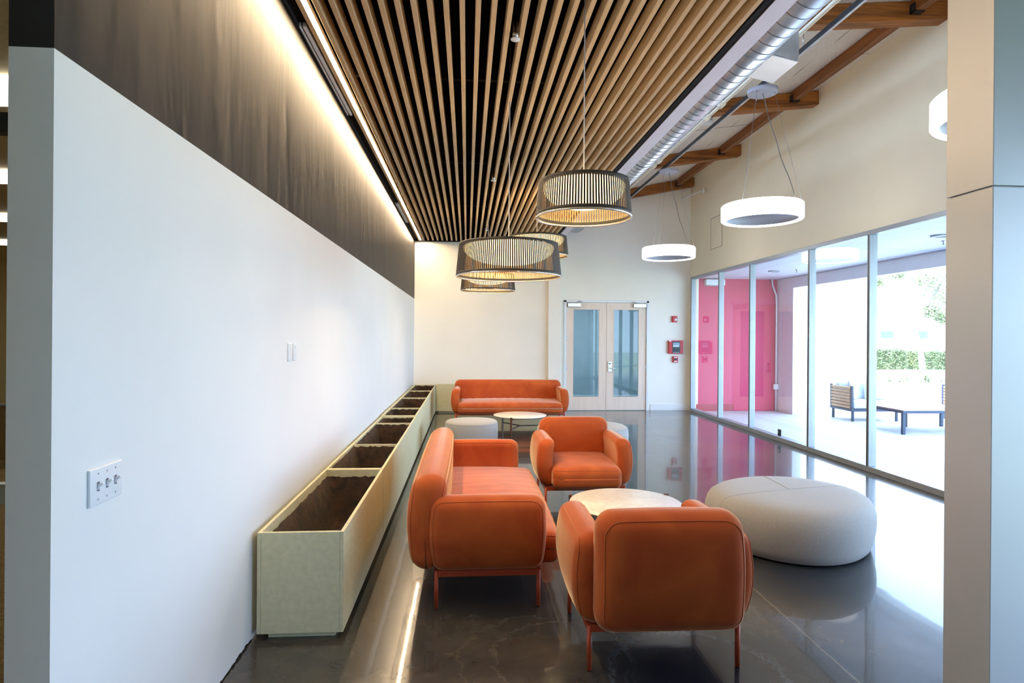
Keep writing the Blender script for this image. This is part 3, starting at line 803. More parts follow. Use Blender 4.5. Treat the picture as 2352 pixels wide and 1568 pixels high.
# fire alarm devices on the end wall
t = thing('alarm_strobe', 'small red alarm strobe with white lens, topmost of the red wall devices', 'alarm', (4.64, YB, 2.05))
obj('housing', B(-0.06, 0.06, -0.045, 0, -0.07, 0.07, 0.01), M['red'], t)
bm = bm_new(); lathe(bm, [(0, 0.02), (0.018, 0.018), (0.032, 0.006), (0.034, 0)], 24)
bmesh.ops.rotate(bm, verts=bm.verts, cent=(0, 0, 0), matrix=Matrix.Rotation(PI/2, 3, 'X')); bmesh.ops.translate(bm, verts=bm.verts, vec=(0.018, -0.045, -0.012))
obj('strobe_lens', bm, M['plastic_white'], t)
t = thing('fire_alarm_cabinet', 'red fire alarm panel with dark display window beside the doors', 'fire alarm', (4.665, YB, 1.425))
obj('cabinet', B(-0.165, 0.165, -0.06, 0, -0.148, 0.148, 0.006), M['red'], t)
w_ = obj('display_window', B(-0.085, 0.095, -0.063, -0.06, -0.135, 0.125, 0.001), M['dark_metal'], t)
obj('screen', B(-0.07, 0.08, -0.065, -0.063, 0.0, 0.10), plain('panel_screen', lin(120, 150, 170), 0.2, var=0.2, scale=40), w_)
bm = bm_new()
for k in range(5): box(bm, -0.06+0.025*k, -0.048+0.025*k, -0.067, -0.065, 0.005, 0.045)
obj('button_row', bm, M['plastic_white'], w_)
bm = bm_new()
for k in range(4): box(bm, -0.06+0.035*k, -0.04+0.035*k, -0.0645, -0.063, -0.125, -0.115)
obj('maker_label', bm, M['plastic_white'], w_)
bm = bm_new(); tube(bm, [(0.125, -0.06, -0.02), (0.125, -0.066, -0.02)], 0.009, 12); obj('key_lock', bm, M['black_plastic'], t)
obj('white_sticker', B(-0.16, -0.11, -0.0615, -0.06, 0.125, 0.145), M['plastic_white'], t)
t = thing('pull_station', 'small red manual pull station, lowest of the red wall devices', 'alarm', (4.66, YB, 1.15))
obj('housing', B(-0.058, 0.058, -0.05, 0, -0.07, 0.07, 0.008), M['red'], t)
obj('pull_handle', B(-0.035, 0.04, -0.066, -0.05, -0.012, 0.022, 0.004), M['black_plastic'], t)
obj('white_strip', B(-0.03, 0.035, -0.052, -0.05, 0.035, 0.058), M['plastic_white'], t)
obj('white_strip', B(-0.03, 0.035, -0.052, -0.05, -0.055, -0.035), M['plastic_white'], t)

# ------------------------------------------------------------------ switches on the left wall
t = thing('light_switch', 'white three-toggle switch plate low on the white wall at the left', 'switch', (XL, 2.005, 1.172))
bm = bm_new(); cushion(bm, (0.010, 0.172, 0.116), 0.004, 2); bmesh.ops.translate(bm, verts=bm.verts, vec=(0.004, 0, 0)); obj('cover_plate', bm, M['plastic_white'], t)
for k in (-0.046, 0, 0.046):
    s_ = obj('toggle_slot', B(0.009, 0.0105, k-0.006, k+0.006, -0.013, 0.013), M['grey_paint'], t)
    bm = bm_new(); hexa(bm, [(0.009, k-0.005, -0.006), (0.026, k-0.004, 0.008), (0.026, k+0.004, 0.008), (0.009, k+0.005, -0.006), (0.009, k-0.005, 0.005), (0.024, k-0.004, 0.015), (0.024, k+0.004, 0.015), (0.009, k+0.005, 0.005)])
    obj('toggle', bm, M['plastic_white'], t)
    for z in (-0.040, 0.040):
        bm = bm_new(); tube(bm, [(0.009, k, z), (0.0105, k, z)], 0.003, 10); obj('screw', bm, M['grey_paint'], t)
    for z in (-0.0135, 0.0115): obj('slot_mark', B(0.0102, 0.0112, k-0.005, k+0.005, z, z+0.003), M['dark_metal'], s_)
t = thing('blank_plate', 'tall narrow white blank plate on the left wall, left of the outlet plate', 'plate', (XL, 3.985, 1.533))
bm = bm_new(); cushion(bm, (0.010, 0.072, 0.118), 0.004, 2); bmesh.ops.translate(bm, verts=bm.verts, vec=(0.004, 0, 0)); obj('cover_plate', bm, M['plastic_white'], t)
t = thing('outlet_plate', 'narrow white outlet plate on the left wall, right of the blank plate', 'outlet', (XL, 4.10, 1.533))
bm = bm_new(); cushion(bm, (0.010, 0.070, 0.116), 0.004, 2); bmesh.ops.translate(bm, verts=bm.verts, vec=(0.004, 0, 0)); obj('cover_plate', bm, M['plastic_white'], t)
for z in (-0.027, 0.027):
    s_ = obj('socket', B(0.009, 0.011, -0.017, 0.017, z-0.017, z+0.017, 0.0005), M['plastic_white'], t)
    bm = bm_new(); box(bm, 0.011, 0.0113, -0.008, -0.006, z, z+0.009); box(bm, 0.011, 0.0113, 0.006, 0.008, z, z+0.009); obj('socket_slots', bm, M['grey_paint'], s_)

# ------------------------------------------------------------------ planters
def planter(name_label, x0, x1, y0, y1, h, divs, axis='Y', soil=True, rim=0.022):
    t = thing('planter_box', name_label, 'planter', (x0, y0, 0), 0, 'sage cement planter boxes along the walls')
    W, L, th = x1-x0, y1-y0, 0.020
    bm = bm_new()
    box(bm, 0, th, 0, L, 0.035, h, 0.003); box(bm, W-th, W, 0, L, 0.035, h, 0.003)
    box(bm, th, W-th, 0, th, 0.035, h, 0.003); box(bm, th, W-th, L-th, L, 0.035, h, 0.003)
    box(bm, th, W-th, th, L-th, 0.035, 0.06)
    obj('box_shell', bm, M['stone'], t)
    obj('plinth', B(0.05, W-0.05, 0.04, L-0.04, 0.0, 0.035), M['stone'], t)
    cuts = [th] + divs + [L-th]
    for d_ in divs:
        if axis == 'Y': obj('divider', B(th, W-th, d_-0.008, d_+0.008, 0.06, h-0.002, 0.002), M['stone'], t)
    if soil:
        for a, b_ in zip(cuts, cuts[1:]):
            bm = bm_new(); nx, nyy = 18, max(12, int((b_-a)/0.05)); gr = []
            for i in range(nx+1):
                row = []
                for j in range(nyy+1):
                    u, v = i/nx, j/nyy
                    x = th+0.002+(W-2*th-0.004)*u; y_ = a+0.009+(b_-a-0.018)*v
                    ed = min(u*(W-2*th), (1-u)*(W-2*th), v*(b_-a), (1-v)*(b_-a))
                    dep = min(1, max(0, (ed-0.015)/0.11)); dep = dep*dep*(3-2*dep)
                    z = h-rim-0.012 - dep*0.34 + 0.018*math.sin(u*9+a*7)*math.sin(v*13) + random.uniform(-0.006, 0.006)
                    if ed < 0.003: z = h-rim+random.uniform(-0.006, 0.006)
                    row.append(bm.verts.new((x, y_, z)))
                gr.append(row)
            for i in range(nx):
                for j in range(nyy):
                    f_ = bm.faces.new((gr[i][j], gr[i+1][j], gr[i+1][j+1], gr[i][j+1])); f_.smooth = True
            tag(obj('soil_fill', bm, M['soil'], t), 'dark dug-out soil lining')
    return t
PX0, PX1 = -1.118, -0.66
planter('nearest sage cement planter box with hollowed dark soil, against the left wall', PX0, PX1, 3.32, 4.865, 0.582, [], rim=0.055)
planter('middle sage cement planter box of the left row, with three soil compartments', PX0, PX1, 4.875, 7.985, 0.582, [1.09, 2.52])
planter('farthest sage cement planter box of the left row, reaching the corner', PX0, PX1, 7.995, 12.99, 0.592, [0.85, 2.30, 3.6])
planter('sage cement planter box standing along the end wall behind the sofa', -0.655, 2.03, 12.86, 13.09, 0.60, [], axis='X', soil=False)
o = obj('seedling', (lambda b: (tube(b, [(0, 0, 0), (0.005, 0, 0.03)], 0.002, 6), [cushion(b, (0.02, 0.012, 0.006), 0.002, 1, lambda p, s=s: (p[0]+s*0.012+0.005, p[1], p[2]+0.032)) for s in (-1, 1)], b)[2])(bm_new()), M['leaf'], None, (-0.76, 10.9, 0.49))
tag(o, 'tiny green seedling in the farthest planter box', 'seedling')

# ------------------------------------------------------------------ upholstered seating
def piping(bm, axis_i, s, h, r, fn, rad=0.0028, inset=0.25):
    """seam loop on the face axis_i/s of a cushion of half size h"""
    b, c = [i for i in range(3) if i != axis_i]
    hb, hc = h[b]-r*inset, h[c]-r*inset; rc = r*1.05; pts = []
    for k, (sb, sc) in enumerate(((1, 1), (-1, 1), (-1, -1), (1, -1))):
        a0 = k*PI/2
        for j in range(7):
            a = a0 + j/6*PI/2
            p = [0, 0, 0]; p[axis_i] = s*(h[axis_i]-r*0.1)
            p[b] = sb*(hb-rc) + rc*math.cos(a); p[c] = sc*(hc-rc) + rc*math.sin(a)
            pts.append(p)
    def snap(p):
        q = Vector([max(-(h[i]-r), min(h[i]-r, p[i])) for i in range(3)]); d = Vector(p)-q
        return fn(q + d.normalized()*(r+rad*0.3)) if d.length > 1e-6 else fn(Vector(p))
    dense = []
    for i in range(len(pts)):
        A, C_ = Vector(pts[i]), Vector(pts[(i+1) % len(pts)]); m = max(1, int((C_-A).length/0.05))
        for j in range(m): dense.append(snap(A.lerp(C_, j/m)))
    tube(bm, dense, rad, 6, closed=True)

def make_seat(W, name, label, cat, loc, rotz):
    """W overall width. Local frame: +y is the front, x across."""
    t = thing(name, label, cat, loc, rotz)
    AT, AH0, AH1 = 0.15, 0.225, 0.675           # arm thickness, bottom, top
    hw = W/2
    # arms
    for s in (-1, 1):
        h = Vector((AT/2, 0.345, (AH1-AH0)/2)); r = 0.068
        def fa(p, s=s, h=h):
            z = p[2]/h.z; yv = p[1]/h.y; x = p[0]
            out = 0.035*(1-z*z)*(1-0.5*yv*yv)                   # barrel bulge outward
            lean = -0.030*max(0, -z)**2 - 0.008*max(0, z)**2
            x2 = x*(1+0.05*(1-yv*yv)) + s*(out+lean)
            y2 = p[1]*(1+0.03*(1-z*z)) - 0.012*max(0, -z)*(1 if yv > 0 else -1)
            z2 = p[2] + 0.006*(1-yv*yv)*(1 if z > 0 else 0)
            return (x2 + s*(hw-AT/2-0.036), y2 + 0.0, z2 + (AH0+AH1)/2)
        bm = bm_new(); cushion(bm, h*2, r, 8, fa); a_ = obj('armrest', bm, M['velvet'], t)
        bm = bm_new(); piping(bm, 0, s, h, r, fa); obj('piping', bm, M['velvet'], a_)
        bm = bm_new(); piping(bm, 0, -s, h, r, fa); obj('piping', bm, M['velvet'], a_)
    # back
    BW = W - 0.215
    if W > 1.5: BW = W - 0.12
    h = Vector((BW/2, 0.10, (0.80-0.225)/2)); r = 0.092
    def fb(p, h=h):
        z = p[2]/h.z; x = p[0]/h.x
        th = 1.0 + 0.18*(1-z*z)
        y2 = p[1]*th - 0.375 + 0.028*z*z*(1 if z > 0 else -0.2) + (0.012*(1-x*x) if p[1] > 0 else -0.012*(1-x*x)*(1-z*z))
        y2 += 0.022*max(0, -z)**1.5 * (1 if p[1] < 0 else 0)
        return (p[0]*(1-0.02*max(0, z)**2-0.0*z), y2, p[2] + 0.5125 + 0.006*(1-x*x)*max(0, z))
    bm = bm_new(); cushion(bm, h*2, r, 10 if W < 1.5 else 16, fb); b_ = obj('backrest', bm, M['velvet'], t)
    bm = bm_new(); piping(bm, 1, -1, h, r, fb); obj('piping', bm, M['velvet'], b_)
    bm = bm_new(); piping(bm, 1, 1, h, r, fb); obj('piping', bm, M['velvet'], b_)
    # seat
    SW = W - 2*AT - 0.005
    h = Vector((SW/2, 0.385, 0.105)); r = 0.06
    def fs(p, h=h):
        x = p[0]/h.x; yv = p[1]/h.y; z = p[2]/h.z
        z2 = p[2] + (0.030*(1-x*x)*(1-yv*yv*0.8) if z > 0 else 0)
        if yv > 0: z2 -= 0.018*yv*yv*(1 if z > 0 else 0)
        wob = 0.0 if W < 1.5 else 0.003*math.sin(p[0]*38+p[1]*6)*max(0, z)
        return (p[0]*(1+0.012*max(0, yv)), p[1] + 0.075 + 0.02*(1-x*x)*max(0, yv)*(1-z*z*0.6), z2 + 0.335 + wob)
    bm = bm_new(); cushion(bm, h*2, r, 10 if W < 1.5 else 26, fs); s_ = obj('seat', bm, M['velvet'], t)
    bm = bm_new(); piping(bm, 2, 1, h, r, fs, inset=0.0); obj('piping', bm, M['velvet'], s_)
    # metal frame and legs
    lx = hw - 0.10; ly = 0.31
    bm = bm_new()
    for yv in (-ly, ly): box(bm, -lx, lx, yv-0.012, yv+0.012, 0.195, 0.232, 0.002)
    for xv in (-lx, lx): box(bm, xv-0.012, xv+0.012, -ly, ly, 0.195, 0.232, 0.002)
    if W > 1.5:
        for xv in (-lx/3, lx/3): box(bm, xv-0.012, xv+0.012, -ly, ly, 0.20, 0.232, 0.002)
    obj('frame', bm, M['coral_paint'], t)
    for xv in (-lx, lx):
        for yv in (-ly, ly):
            bm = bm_new(); tube(bm, [(xv, yv, 0.004), (xv, yv, 0.225)], 0.0125, 14); l_ = obj('leg', bm, M['coral_paint'], t)
            bm = bm_new(); tube(bm, [(xv, yv, 0.0), (xv, yv, 0.006)], 0.011, 12); obj('glide', bm, M['black_plastic'], l_)
    return t
ch = make_seat(0.95, 'armchair', 'coral velvet armchair seen from behind in the foreground', 'armchair', (0.992, 3.235, 0), math.radians(-0.8))
dup(ch, (1.125, 5.93, 0), math.radians(180.0), 'orange velvet armchair facing the camera between sofa and round table')
make_seat(2.2, 'sofa', 'coral velvet sofa seen end-on, its back to the planter row', 'sofa', (0.135, 4.65, 0), math.radians(-90))
so2 = bpy.data.objects['sofa']
dup(so2, (0.80, 11.30, 0), math.radians(180), 'orange velvet sofa facing the camera before the end wall')

# ------------------------------------------------------------------ coffee tables
def table(loc, angs, label):
    t = thing('coffee_table', label, 'table', loc, 0, 'round marble coffee tables')
    R_ = 0.435; H_ = 0.36
    bm = bm_new(); lathe(bm, [(0, H_-0.022), (R_-0.022, H_-0.022), (R_-0.003, H_-0.006), (R_, H_-0.003), (R_-0.002, H_), (0, H_)], 96); obj('table_top', bm, M['marble'], t)
    bm = bm_new()
    for a in angs:
        a = math.radians(a); c_, s_ = math.cos(a), math.sin(a); rot = Matrix.Rotation(a, 3, 'Z')
        sub = bm_new(); box(sub, 0.0, R_, -0.008, 0.008, 0.175, 0.190, 0.001); bmesh.ops.rotate(sub, verts=sub.verts, cent=(0, 0, 0), matrix=rot)
        me = bpy.data.meshes.new('tmp'); sub.to_mesh(me); sub.free(); bm.from_mesh(me); bpy.data.meshes.remove(me)
    obj('stretcher', bm, M['dark_metal'], t)
    bm = bm_new()
    for a in angs:
        a = math.radians(a); rot = Matrix.Rotation(a, 3, 'Z'); sub = bm_new(); box(sub, 0.0, R_, -0.008, 0.008, H_-0.04, H_-0.0225, 0.001); bmesh.ops.rotate(sub, verts=sub.verts, cent=(0, 0, 0), matrix=rot)
        me = bpy.data.meshes.new('tmp'); sub.to_mesh(me); sub.free(); bm.from_mesh(me); bpy.data.meshes.remove(me)
    obj('top_support', bm, M['dark_metal'], t)
    for a in angs:
        a = math.radians(a); rot = Matrix.Rotation(a, 3, 'Z'); bm = bm_new()
        hexa(bm, [(R_+0.014, -0.011, 0), (R_+0.034, -0.011, 0), (R_+0.034, 0.011, 0), (R_+0.014, 0.011, 0), (R_+0.001, -0.015, H_+0.008), (R_+0.024, -0.015, H_+0.008), (R_+0.024, 0.015, H_+0.008), (R_+0.001, 0.015, H_+0.008)])
        bmesh.ops.rotate(bm, verts=bm.verts, cent=(0, 0, 0), matrix=rot); obj('leg', bm, M['walnut'], t)
    return t
table((1.24, 4.60, 0), (152, 28, -90), 'round white marble coffee table between the two armchairs')
table((0.872, 9.79, 0), (125, 5, -113), 'round white marble coffee table in front of the far sofa')

# ------------------------------------------------------------------ ottomans
def ottoman(cx, cy, a, b_, rot, h, label, seam=True, egg=0.0, e=2.2):
    t = thing('ottoman', label, 'ottoman', (cx, cy, 0), rot)
    prof = [(0.0, 0.012), (0.90, 0.012), (0.935, 0.02), (0.965, 0.08), (0.99, 0.15), (1.0, 0.22), (0.995, 0.28), (0.975, 0.325), (0.94, 0.36), (0.89, 0.382), (0.80, 0.395), (0.6, 0.402), (0.3, 0.405), (0, 0.406)]
    if seam == 'drum': prof = [(0.0, 0.012), (0.95, 0.012), (0.975, 0.03), (0.99, 0.15), (1.0, 0.28), (0.99, 0.36), (0.965, 0.39), (0.92, 0.405), (0.7, 0.412), (0.3, 0.414), (0, 0.415)]
    def sh(th, s):
        c_, s2 = math.cos(th), math.sin(th)
        x = math.copysign(abs(c_)**(2/e), c_)*a; y_ = math.copysign(abs(s2)**(2/e), s2)*b_
        k = 1 + egg*c_
        return x*s, y_*s*k
    bm = bm_new(); seg = 96; rings = []
    for r_, z in prof:
        z = z*h/0.405
        rings.append([bm.verts.new((*sh(2*PI*i/seg, max(r_, 0.001)), z)) for i in range(seg)])
    for A, C_ in zip(rings, rings[1:]):
        for i in range(seg):
            f_ = bm.faces.new((A[i], A[(i+1) % seg], C_[(i+1) % seg], C_[i])); f_.smooth = True
    bm.faces.new(rings[0][::-1]); bm.faces.new(rings[-1])
    body = obj('cover', bm, M['felt'], t)
    if seam:
        bm = bm_new()
        if seam != 'drum':
            for th in ((2.75, -0.40, 0.95) if seam is True else ()):
                pts = []
                for r_, z in prof[::-1][:-2]:
                    x, y_ = sh(th, max(r_, 0.001)); pts.append((x, y_, z*h/0.405+0.0006))
                tube(bm, pts, 0.0022, 6)
        else:
            pts = [(*sh(2*PI*i/64, 0.975), 0.385*h/0.405) for i in range(64)]; tube(bm, pts, 0.002, 6, closed=True)
        obj('seam', bm, plain('felt_seam', lin(170, 168, 164), 0.9, var=0.02), body)
    bm = bm_new(); seg = 48
    lo = [bm.verts.new((*sh(2*PI*i/seg, 0.86), 0)) for i in range(seg)]; up_ = [bm.verts.new((*sh(2*PI*i/seg, 0.86), 0.0125)) for i in range(seg)]
    for i in range(seg): bm.faces.new((lo[i], lo[(i+1) % seg], up_[(i+1) % seg], up_[i]))
    bm.faces.new(lo[::-1]); bm.faces.new(up_)
    obj('base', bm, M['black_plastic'], t)
    return t
ottoman(2.65, 4.75, 0.68, 0.61, 0.63, 0.405, 'large pebble-shaped light grey ottoman standing near the windows', True, -0.06)
ottoman(1.62, 8.33, 0.64, 0.52, 0.0, 0.405, 'light grey oval ottoman half hidden behind the armchair facing the camera', 'drum')
ottoman(0.073, 8.72, 0.385, 0.385, 0.0, 0.42, 'small round light grey ottoman beside the far coffee table', 'drum')

# ------------------------------------------------------------------ patio outside the windows
struct('floor_patio', B(XW+0.06, 13.5, 0.5, 18.5, -0.12, -0.01), M['deck'], 'pale weathered deck boards of the patio')
struct('ceiling_patio', B(XW+0.16, 7.25, 0.5, YB+0.1, 2.975, 3.1), M['patio_ceiling'], 'white boarded ceiling over the patio')
struct('wall_patio_end', B(XW+0.16, 7.05, YB+0.02, YB+0.14, -0.01, 2.975), M['patio_red'], 'crimson painted end wall of the covered patio')
struct('reflection_patio', B(XW+0.16, 6.03, YB-0.005, YB+0.02, -0.01, 0.14), M['patio_red_reflection'], 'deep crimson strip painting the baseboard reflection low on the patio wall')  # strip stands in for the indoor baseboard mirrored in the window glass
bm = bm_new(); box(bm, 7.05, 7.25, 0.5, YB+0.14, 2.735, 2.975)
struct('trim_7', bm, M['patio_white'], 'white edge beam of the patio roof')
struct('trim_8', B(7.05, 7.25, 12.55, YB+0.14, -0.01, 2.735), M['patio_white'], 'white pier at the corner of the covered patio')
struct('trim_9', B(7.03, 7.05, 0.5, YB+0.02, 2.955, 2.975), M['grey_paint'], 'thin grey moulding under the patio ceiling')
struct('ground_outside', B(-60, 120, -40, 140, -0.35, -0.14), M['lawn'], 'pale sunlit ground beyond the patio')
# sunlit white building wall beyond
struct('wall_outside', B(8.6, 11.35, 16.0, 16.4, -0.1, 5.5), M['exterior_white'], 'sunlit white wall standing beyond the patio')
struct('trim_10', B(10.77, 10.80, 15.975, 16.0, -0.1, 5.5), M['grey_paint'], 'thin vertical joint on the sunlit white wall')

# downlights and sprinklers under the patio ceiling
for i, (x, y) in enumerate(((6.07, 11.5), (6.03, 7.25))):
    t = thing('downlight', ['farther round recessed light in the patio ceiling', 'nearer round recessed light in the patio ceiling'][i], 'light', (x, y, 2.955), 0, 'patio downlights')
    bm = bm_new(); lathe(bm, [(0.10, 0.02), (0.115, 0.02), (0.115, 0.0), (0.085, 0.0), (0.08, 0.02)], 36); obj('trim_ring', bm, M['grey_paint'], t)
    bm = bm_new(); lathe(bm, [(0, 0.012), (0.082, 0.012), (0.082, 0.018), (0, 0.018)], 36); obj('lens', bm, M['plastic_white'], t)
for i, (x, y) in enumerate(((6.36, 11.2), (6.40, 7.65))):
    t = thing('patio_sprinkler', ['farther small sprinkler head in the patio ceiling', 'nearer small sprinkler head in the patio ceiling'][i], 'sprinkler', (x, y, 2.92), 0, 'patio sprinkler heads')
    bm = bm_new(); lathe(bm, [(0, 0.055), (0.03, 0.055), (0.03, 0.045), (0.010, 0.043), (0.010, 0.0), (0, 0)], 16); obj('body', bm, M['chrome'], t)
    bm = bm_new(); lathe(bm, [(0, -0.004), (0.02, -0.004), (0.022, 0.0), (0, 0.0)], 16); obj('deflector', bm, M['chrome'], t)
t = thing('patio_wall_light', 'white box light fitting at the top of the crimson patio wall', 'light', (5.55, YB-0.02, 2.86))
obj('housing', B(-0.22, 0.22, -0.09, 0.035, -0.04, 0.09, 0.01), M['plastic_white'], t)
obj('lens', B(-0.20, 0.05, -0.08, 0.02, -0.055, -0.04, 0.004), M['grey_paint'], t)
t = thing('conduit', 'white conduit with a junction box in the corner of the crimson patio wall', 'conduit', (6.99, YB-0.02, 0))
bm = bm_new(); tube(bm, [(-0.10, -0.02, 2.97), (-0.08, -0.02, 2.82), (0.0, -0.02, 2.62), (0.01, -0.02, 2.4), (0.01, -0.02, 0.0)], 0.018, 10); obj('conduit_run', bm, M['plastic_white'], t)
obj('junction_box', B(-0.05, 0.05, -0.06, 0.0, 0.48, 0.60, 0.006), M['plastic_white'], t)

def out_sofa(L, name, label, loc, rz, cat='sofa', arms=(0, 1)):
    t = thing(name, label, cat, loc, rz)       # front towards -y
    D = 0.72
    for s in arms:
        bm = bm_new(); x = s*L
        for yv in (0.0, D-0.05): box(bm, x-0.02, x+0.02, yv, yv+0.05, 0.19, 0.70, 0.003)
        box(bm, x-0.02, x+0.02, 0.05, D-0.05, 0.19, 0.23, 0.003)
        ar = obj('arm_frame', bm, M['slate_metal'], t)
        bm = bm_new()
        for k in range(7): box(bm, x-0.024, x+0.024, 0.052, D-0.052, 0.245+k*0.063, 0.295+k*0.063, 0.003)
        obj('slats', bm, M['teak'], ar)
    for xv in (0.03, L-0.03):
        for yv in (0.04, D-0.04): obj('leg', B(xv-0.02, xv+0.02, yv-0.02, yv+0.02, -0.01, 0.19, 0.002), M['slate_metal'], t)
    bm = bm_new(); box(bm, 0.02, L-0.02, 0, D, 0.19, 0.235, 0.003); obj('seat_frame', bm, M['slate_metal'], t)
    bm = bm_new()
    for k in range(6): box(bm, 0.02, L-0.02, D-0.045, D-0.015, 0.26+k*0.063, 0.305+k*0.063, 0.003)
    obj('back_slats', bm, M['teak'], t)
    bm = bm_new(); cushion(bm, (L-0.06, D-0.06, 0.16), 0.04, 6); bmesh.ops.translate(bm, verts=bm.verts, vec=(L/2, D/2-0.02, 0.32)); obj('seat_cushion', bm, M['out_cushion'], t)
    bm = bm_new(); cushion(bm, (L-0.08, 0.16, 0.36), 0.05, 6); bmesh.ops.rotate(bm, verts=bm.verts, cent=(0, 0, 0), matrix=Matrix.Rotation(math.radians(-12), 3, 'X')); bmesh.ops.translate(bm, verts=bm.verts, vec=(L/2, D-0.16, 0.56)); obj('back_cushion', bm, M['out_cushion'], t)
    return t
out_sofa(0.98, 'outdoor_sofa', 'outdoor love seat with a slatted wooden arm on the patio', (7.66, 11.42, 0), 0, arms=(0,))
oc = out_sofa(0.75, 'outdoor_armchair', 'outdoor armchair with slatted arms at the right edge of the patio view', (9.93, 11.15, 0), math.radians(0), 'chair')
def pillow(loc, rx, ry, rz, label, w=0.42):
    bm = bm_new()
    def fp(p):
        a = 1-(p[0]/(w/2))**2*0.75; b_ = 1-(p[2]/(w/2))**2*0.75
        return (p[0], p[1]*max(0.12, a)*max(0.12, b_)*1.6, p[2])
    cushion(bm, (w, 0.13, w), 0.03, 8, fp)
    o = obj('throw_pillow', bm, M['out_cushion'], None, loc); o.rotation_euler = (rx, ry, rz)
    return tag(o, label, 'pillow', 'pillows on the outdoor love seat')
pillow((7.86, 11.72, 0.61), -0.25, 0.0, 0.9, 'grey throw pillow leaning in the slatted corner of the outdoor love seat', 0.40)
pillow((8.36, 11.74, 0.61), -0.22, 0.0, -0.25, 'grey throw pillow at the right end of the outdoor love seat', 0.42)
t = thing('patio_table', 'long low outdoor table with slate legs beside the love seat', 'table', (7.52, 9.85, 0))
bm = bm_new(); box(bm, 0, 1.5, 0, 0.95, 0.355, 0.40, 0.004); obj('table_frame', bm, M['slate_metal'], t)
obj('table_top', B(0.02, 1.48, 0.02, 0.93, 0.40, 0.412, 0.002), M['teak'], t)
for xv, yv in ((0.03, 0.03), (1.47, 0.03), (0.03, 0.92), (1.47, 0.92), (0.75, 0.92)): obj('leg', B(xv-0.025, xv+0.025, yv-0.025, yv+0.025, -0.01, 0.355, 0.002), M['slate_metal'], t)

# low white planter wall, plants, hedge, tree, far building
struct('wall_garden', B(10.4, 22.0, 14.8, 15.1, -0.1, 0.50), M['exterior_white'], 'low white garden wall at the patio edge')
def leaves(bm, n, fn, s=0.05):
    for _ in range(n):
        p = Vector(fn()); a = Vector((random.gauss(0, 1), random.gauss(0, 1), random.gauss(0, 1))).normalized(); b_ = a.orthogonal().normalized(); k = s*random.uniform(0.6, 1.4)
        vs = [bm.verts.new(p+a*k), bm.verts.new(p+b_*k*0.5), bm.verts.new(p-a*k), bm.verts.new(p-b_*k*0.5)]
        bm.faces.new(vs)
pl = [(11.2, 0.20, 'leaf_pale', 'low flowering plant at the left end of the garden wall'), (11.8, 0.20, 'leaf_pale', 'low flowering plant beside the spiky shrub on the garden wall'), (12.42, 0.34, 'leaf', 'spiky green shrub rising behind the garden wall'), (13.1, 0.18, 'leaf_pale', 'low leafy plant right of the spiky shrub'), (13.72, 0.20, 'leaf_pale', 'yellow flowering plant near the right edge above the garden wall'), (14.34, 0.26, 'leaf', 'bushy green plant at the right edge above the garden wall')]
for x, hh, mt, lb in pl:
    t = thing('garden_plant', lb, 'plant', (x, 15.42, 0.42), 0, 'plants behind the garden wall')
    bm = bm_new(); leaves(bm, 220, lambda: (max(-0.26, min(0.26, random.gauss(0, 0.16))), max(-0.2, min(0.2, random.gauss(0, 0.12))), random.uniform(0, hh)), 0.045); obj('foliage', bm, M[mt], t)
    bm = bm_new(); leaves(bm, 26, lambda: (max(-0.22, min(0.22, random.gauss(0, 0.14))), max(-0.2, min(0.2, random.gauss(-0.05, 0.1))), random.uniform(hh*0.5, hh)), 0.035); obj('flowers', bm, M['flower'], t)
    bm = bm_new(); tube(bm, [(0, 0, -0.5), (0, 0, hh*0.6)], 0.012, 6); obj('stem', bm, M['bark'], t)
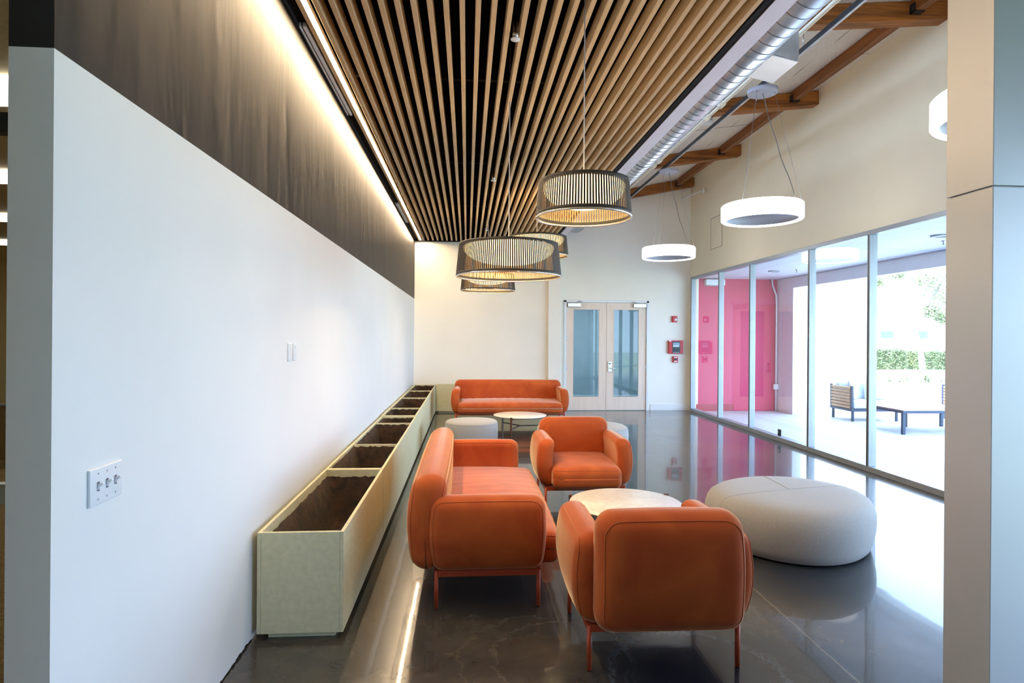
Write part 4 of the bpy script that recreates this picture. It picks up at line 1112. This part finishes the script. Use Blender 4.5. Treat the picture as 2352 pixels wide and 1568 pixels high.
for x0, x1, h1, lb in ((22.0, 25.45, 1.05, 'clipped hedge left of the leaning tree trunk'), (26.0, 31.0, 0.98, 'clipped hedge right of the leaning tree trunk')):
    bm = bm_new(); box(bm, x0+0.1, x1-0.1, 33.1, 34.1, -0.14, h1-0.06)
    def hp():
        f_ = random.random(); x = random.uniform(x0, x1)
        return (x, 33.0+random.uniform(-0.03, 0.08), random.uniform(-0.1, h1)) if f_ < 0.7 else ((x, random.uniform(33, 34.2), h1+random.uniform(-0.05, 0.05)) if f_ < 0.9 else (x0+random.uniform(-0.02, 0.1), random.uniform(33, 34.2), random.uniform(-0.1, h1)))
    leaves(bm, 5200, hp, 0.06)
    o = obj('hedge', bm, M['leaf']); tag(o, lb, 'hedge', 'clipped hedges across the lawn')
t = thing('garden_tree', 'slender leaning tree with pale leafy crown beyond the hedges', 'tree', (24.0, 30.0, -0.14))
bm = bm_new()
tube(bm, [(0, 0, 0), (-0.12, 0, 1.0), (-0.45, 0, 2.2), (-0.75, 0, 3.1), (-0.9, 0, 4.4)], [0.17, 0.14, 0.12, 0.09, 0.05], 10)
tube(bm, [(-0.4, 0, 2.1), (0.1, 0.1, 3.2), (0.9, 0, 4.6), (1.6, 0, 5.6)], [0.10, 0.08, 0.06, 0.03], 8)
tube(bm, [(-0.7, 0, 2.9), (-1.6, 0, 3.9), (-2.3, 0, 4.6)], [0.07, 0.05, 0.03], 8)
obj('trunk', bm, M['bark'], t)
bm = bm_new()
cl = [(0.5, 3.3, 0.6), (1.1, 4.3, 0.9), (0.1, 5.0, 0.7), (1.2, 2.9, 0.55), (-1.5, 5.3, 0.55), (2.0, 5.3, 1.1), (1.9, 3.5, 0.8), (0.3, 6.3, 1.1), (2.6, 4.4, 0.9), (-2.6, 4.8, 0.4)]
def tp():
    c_ = random.choice(cl); v = Vector((random.gauss(0, 1), random.gauss(0, 1), random.gauss(0, 1))).normalized()*c_[2]*random.random()**0.4
    return (c_[0]+v.x, v.y, c_[1]+v.z*0.7)
leaves(bm, 6500, tp, 0.075); obj('crown', bm, M['leaf_pale'], t)
t = thing('far_building', 'far white low building with a row of windows beyond the hedge', 'building', (40, 52, -0.14))
obj('wall', B(-16, 18, 0, 8, 0, 6.0), M['exterior_white'], t)
for k in range(9):
    f_ = obj('window', B(-6+3.3*k, -4.6+3.3*k, -0.12, -0.01, 1.75, 2.55), M['exterior_white'], t)
    obj('pane', B(-5.9+3.3*k, -4.7+3.3*k, -0.16, -0.12, 1.82, 2.48), M['far_glass'], f_)
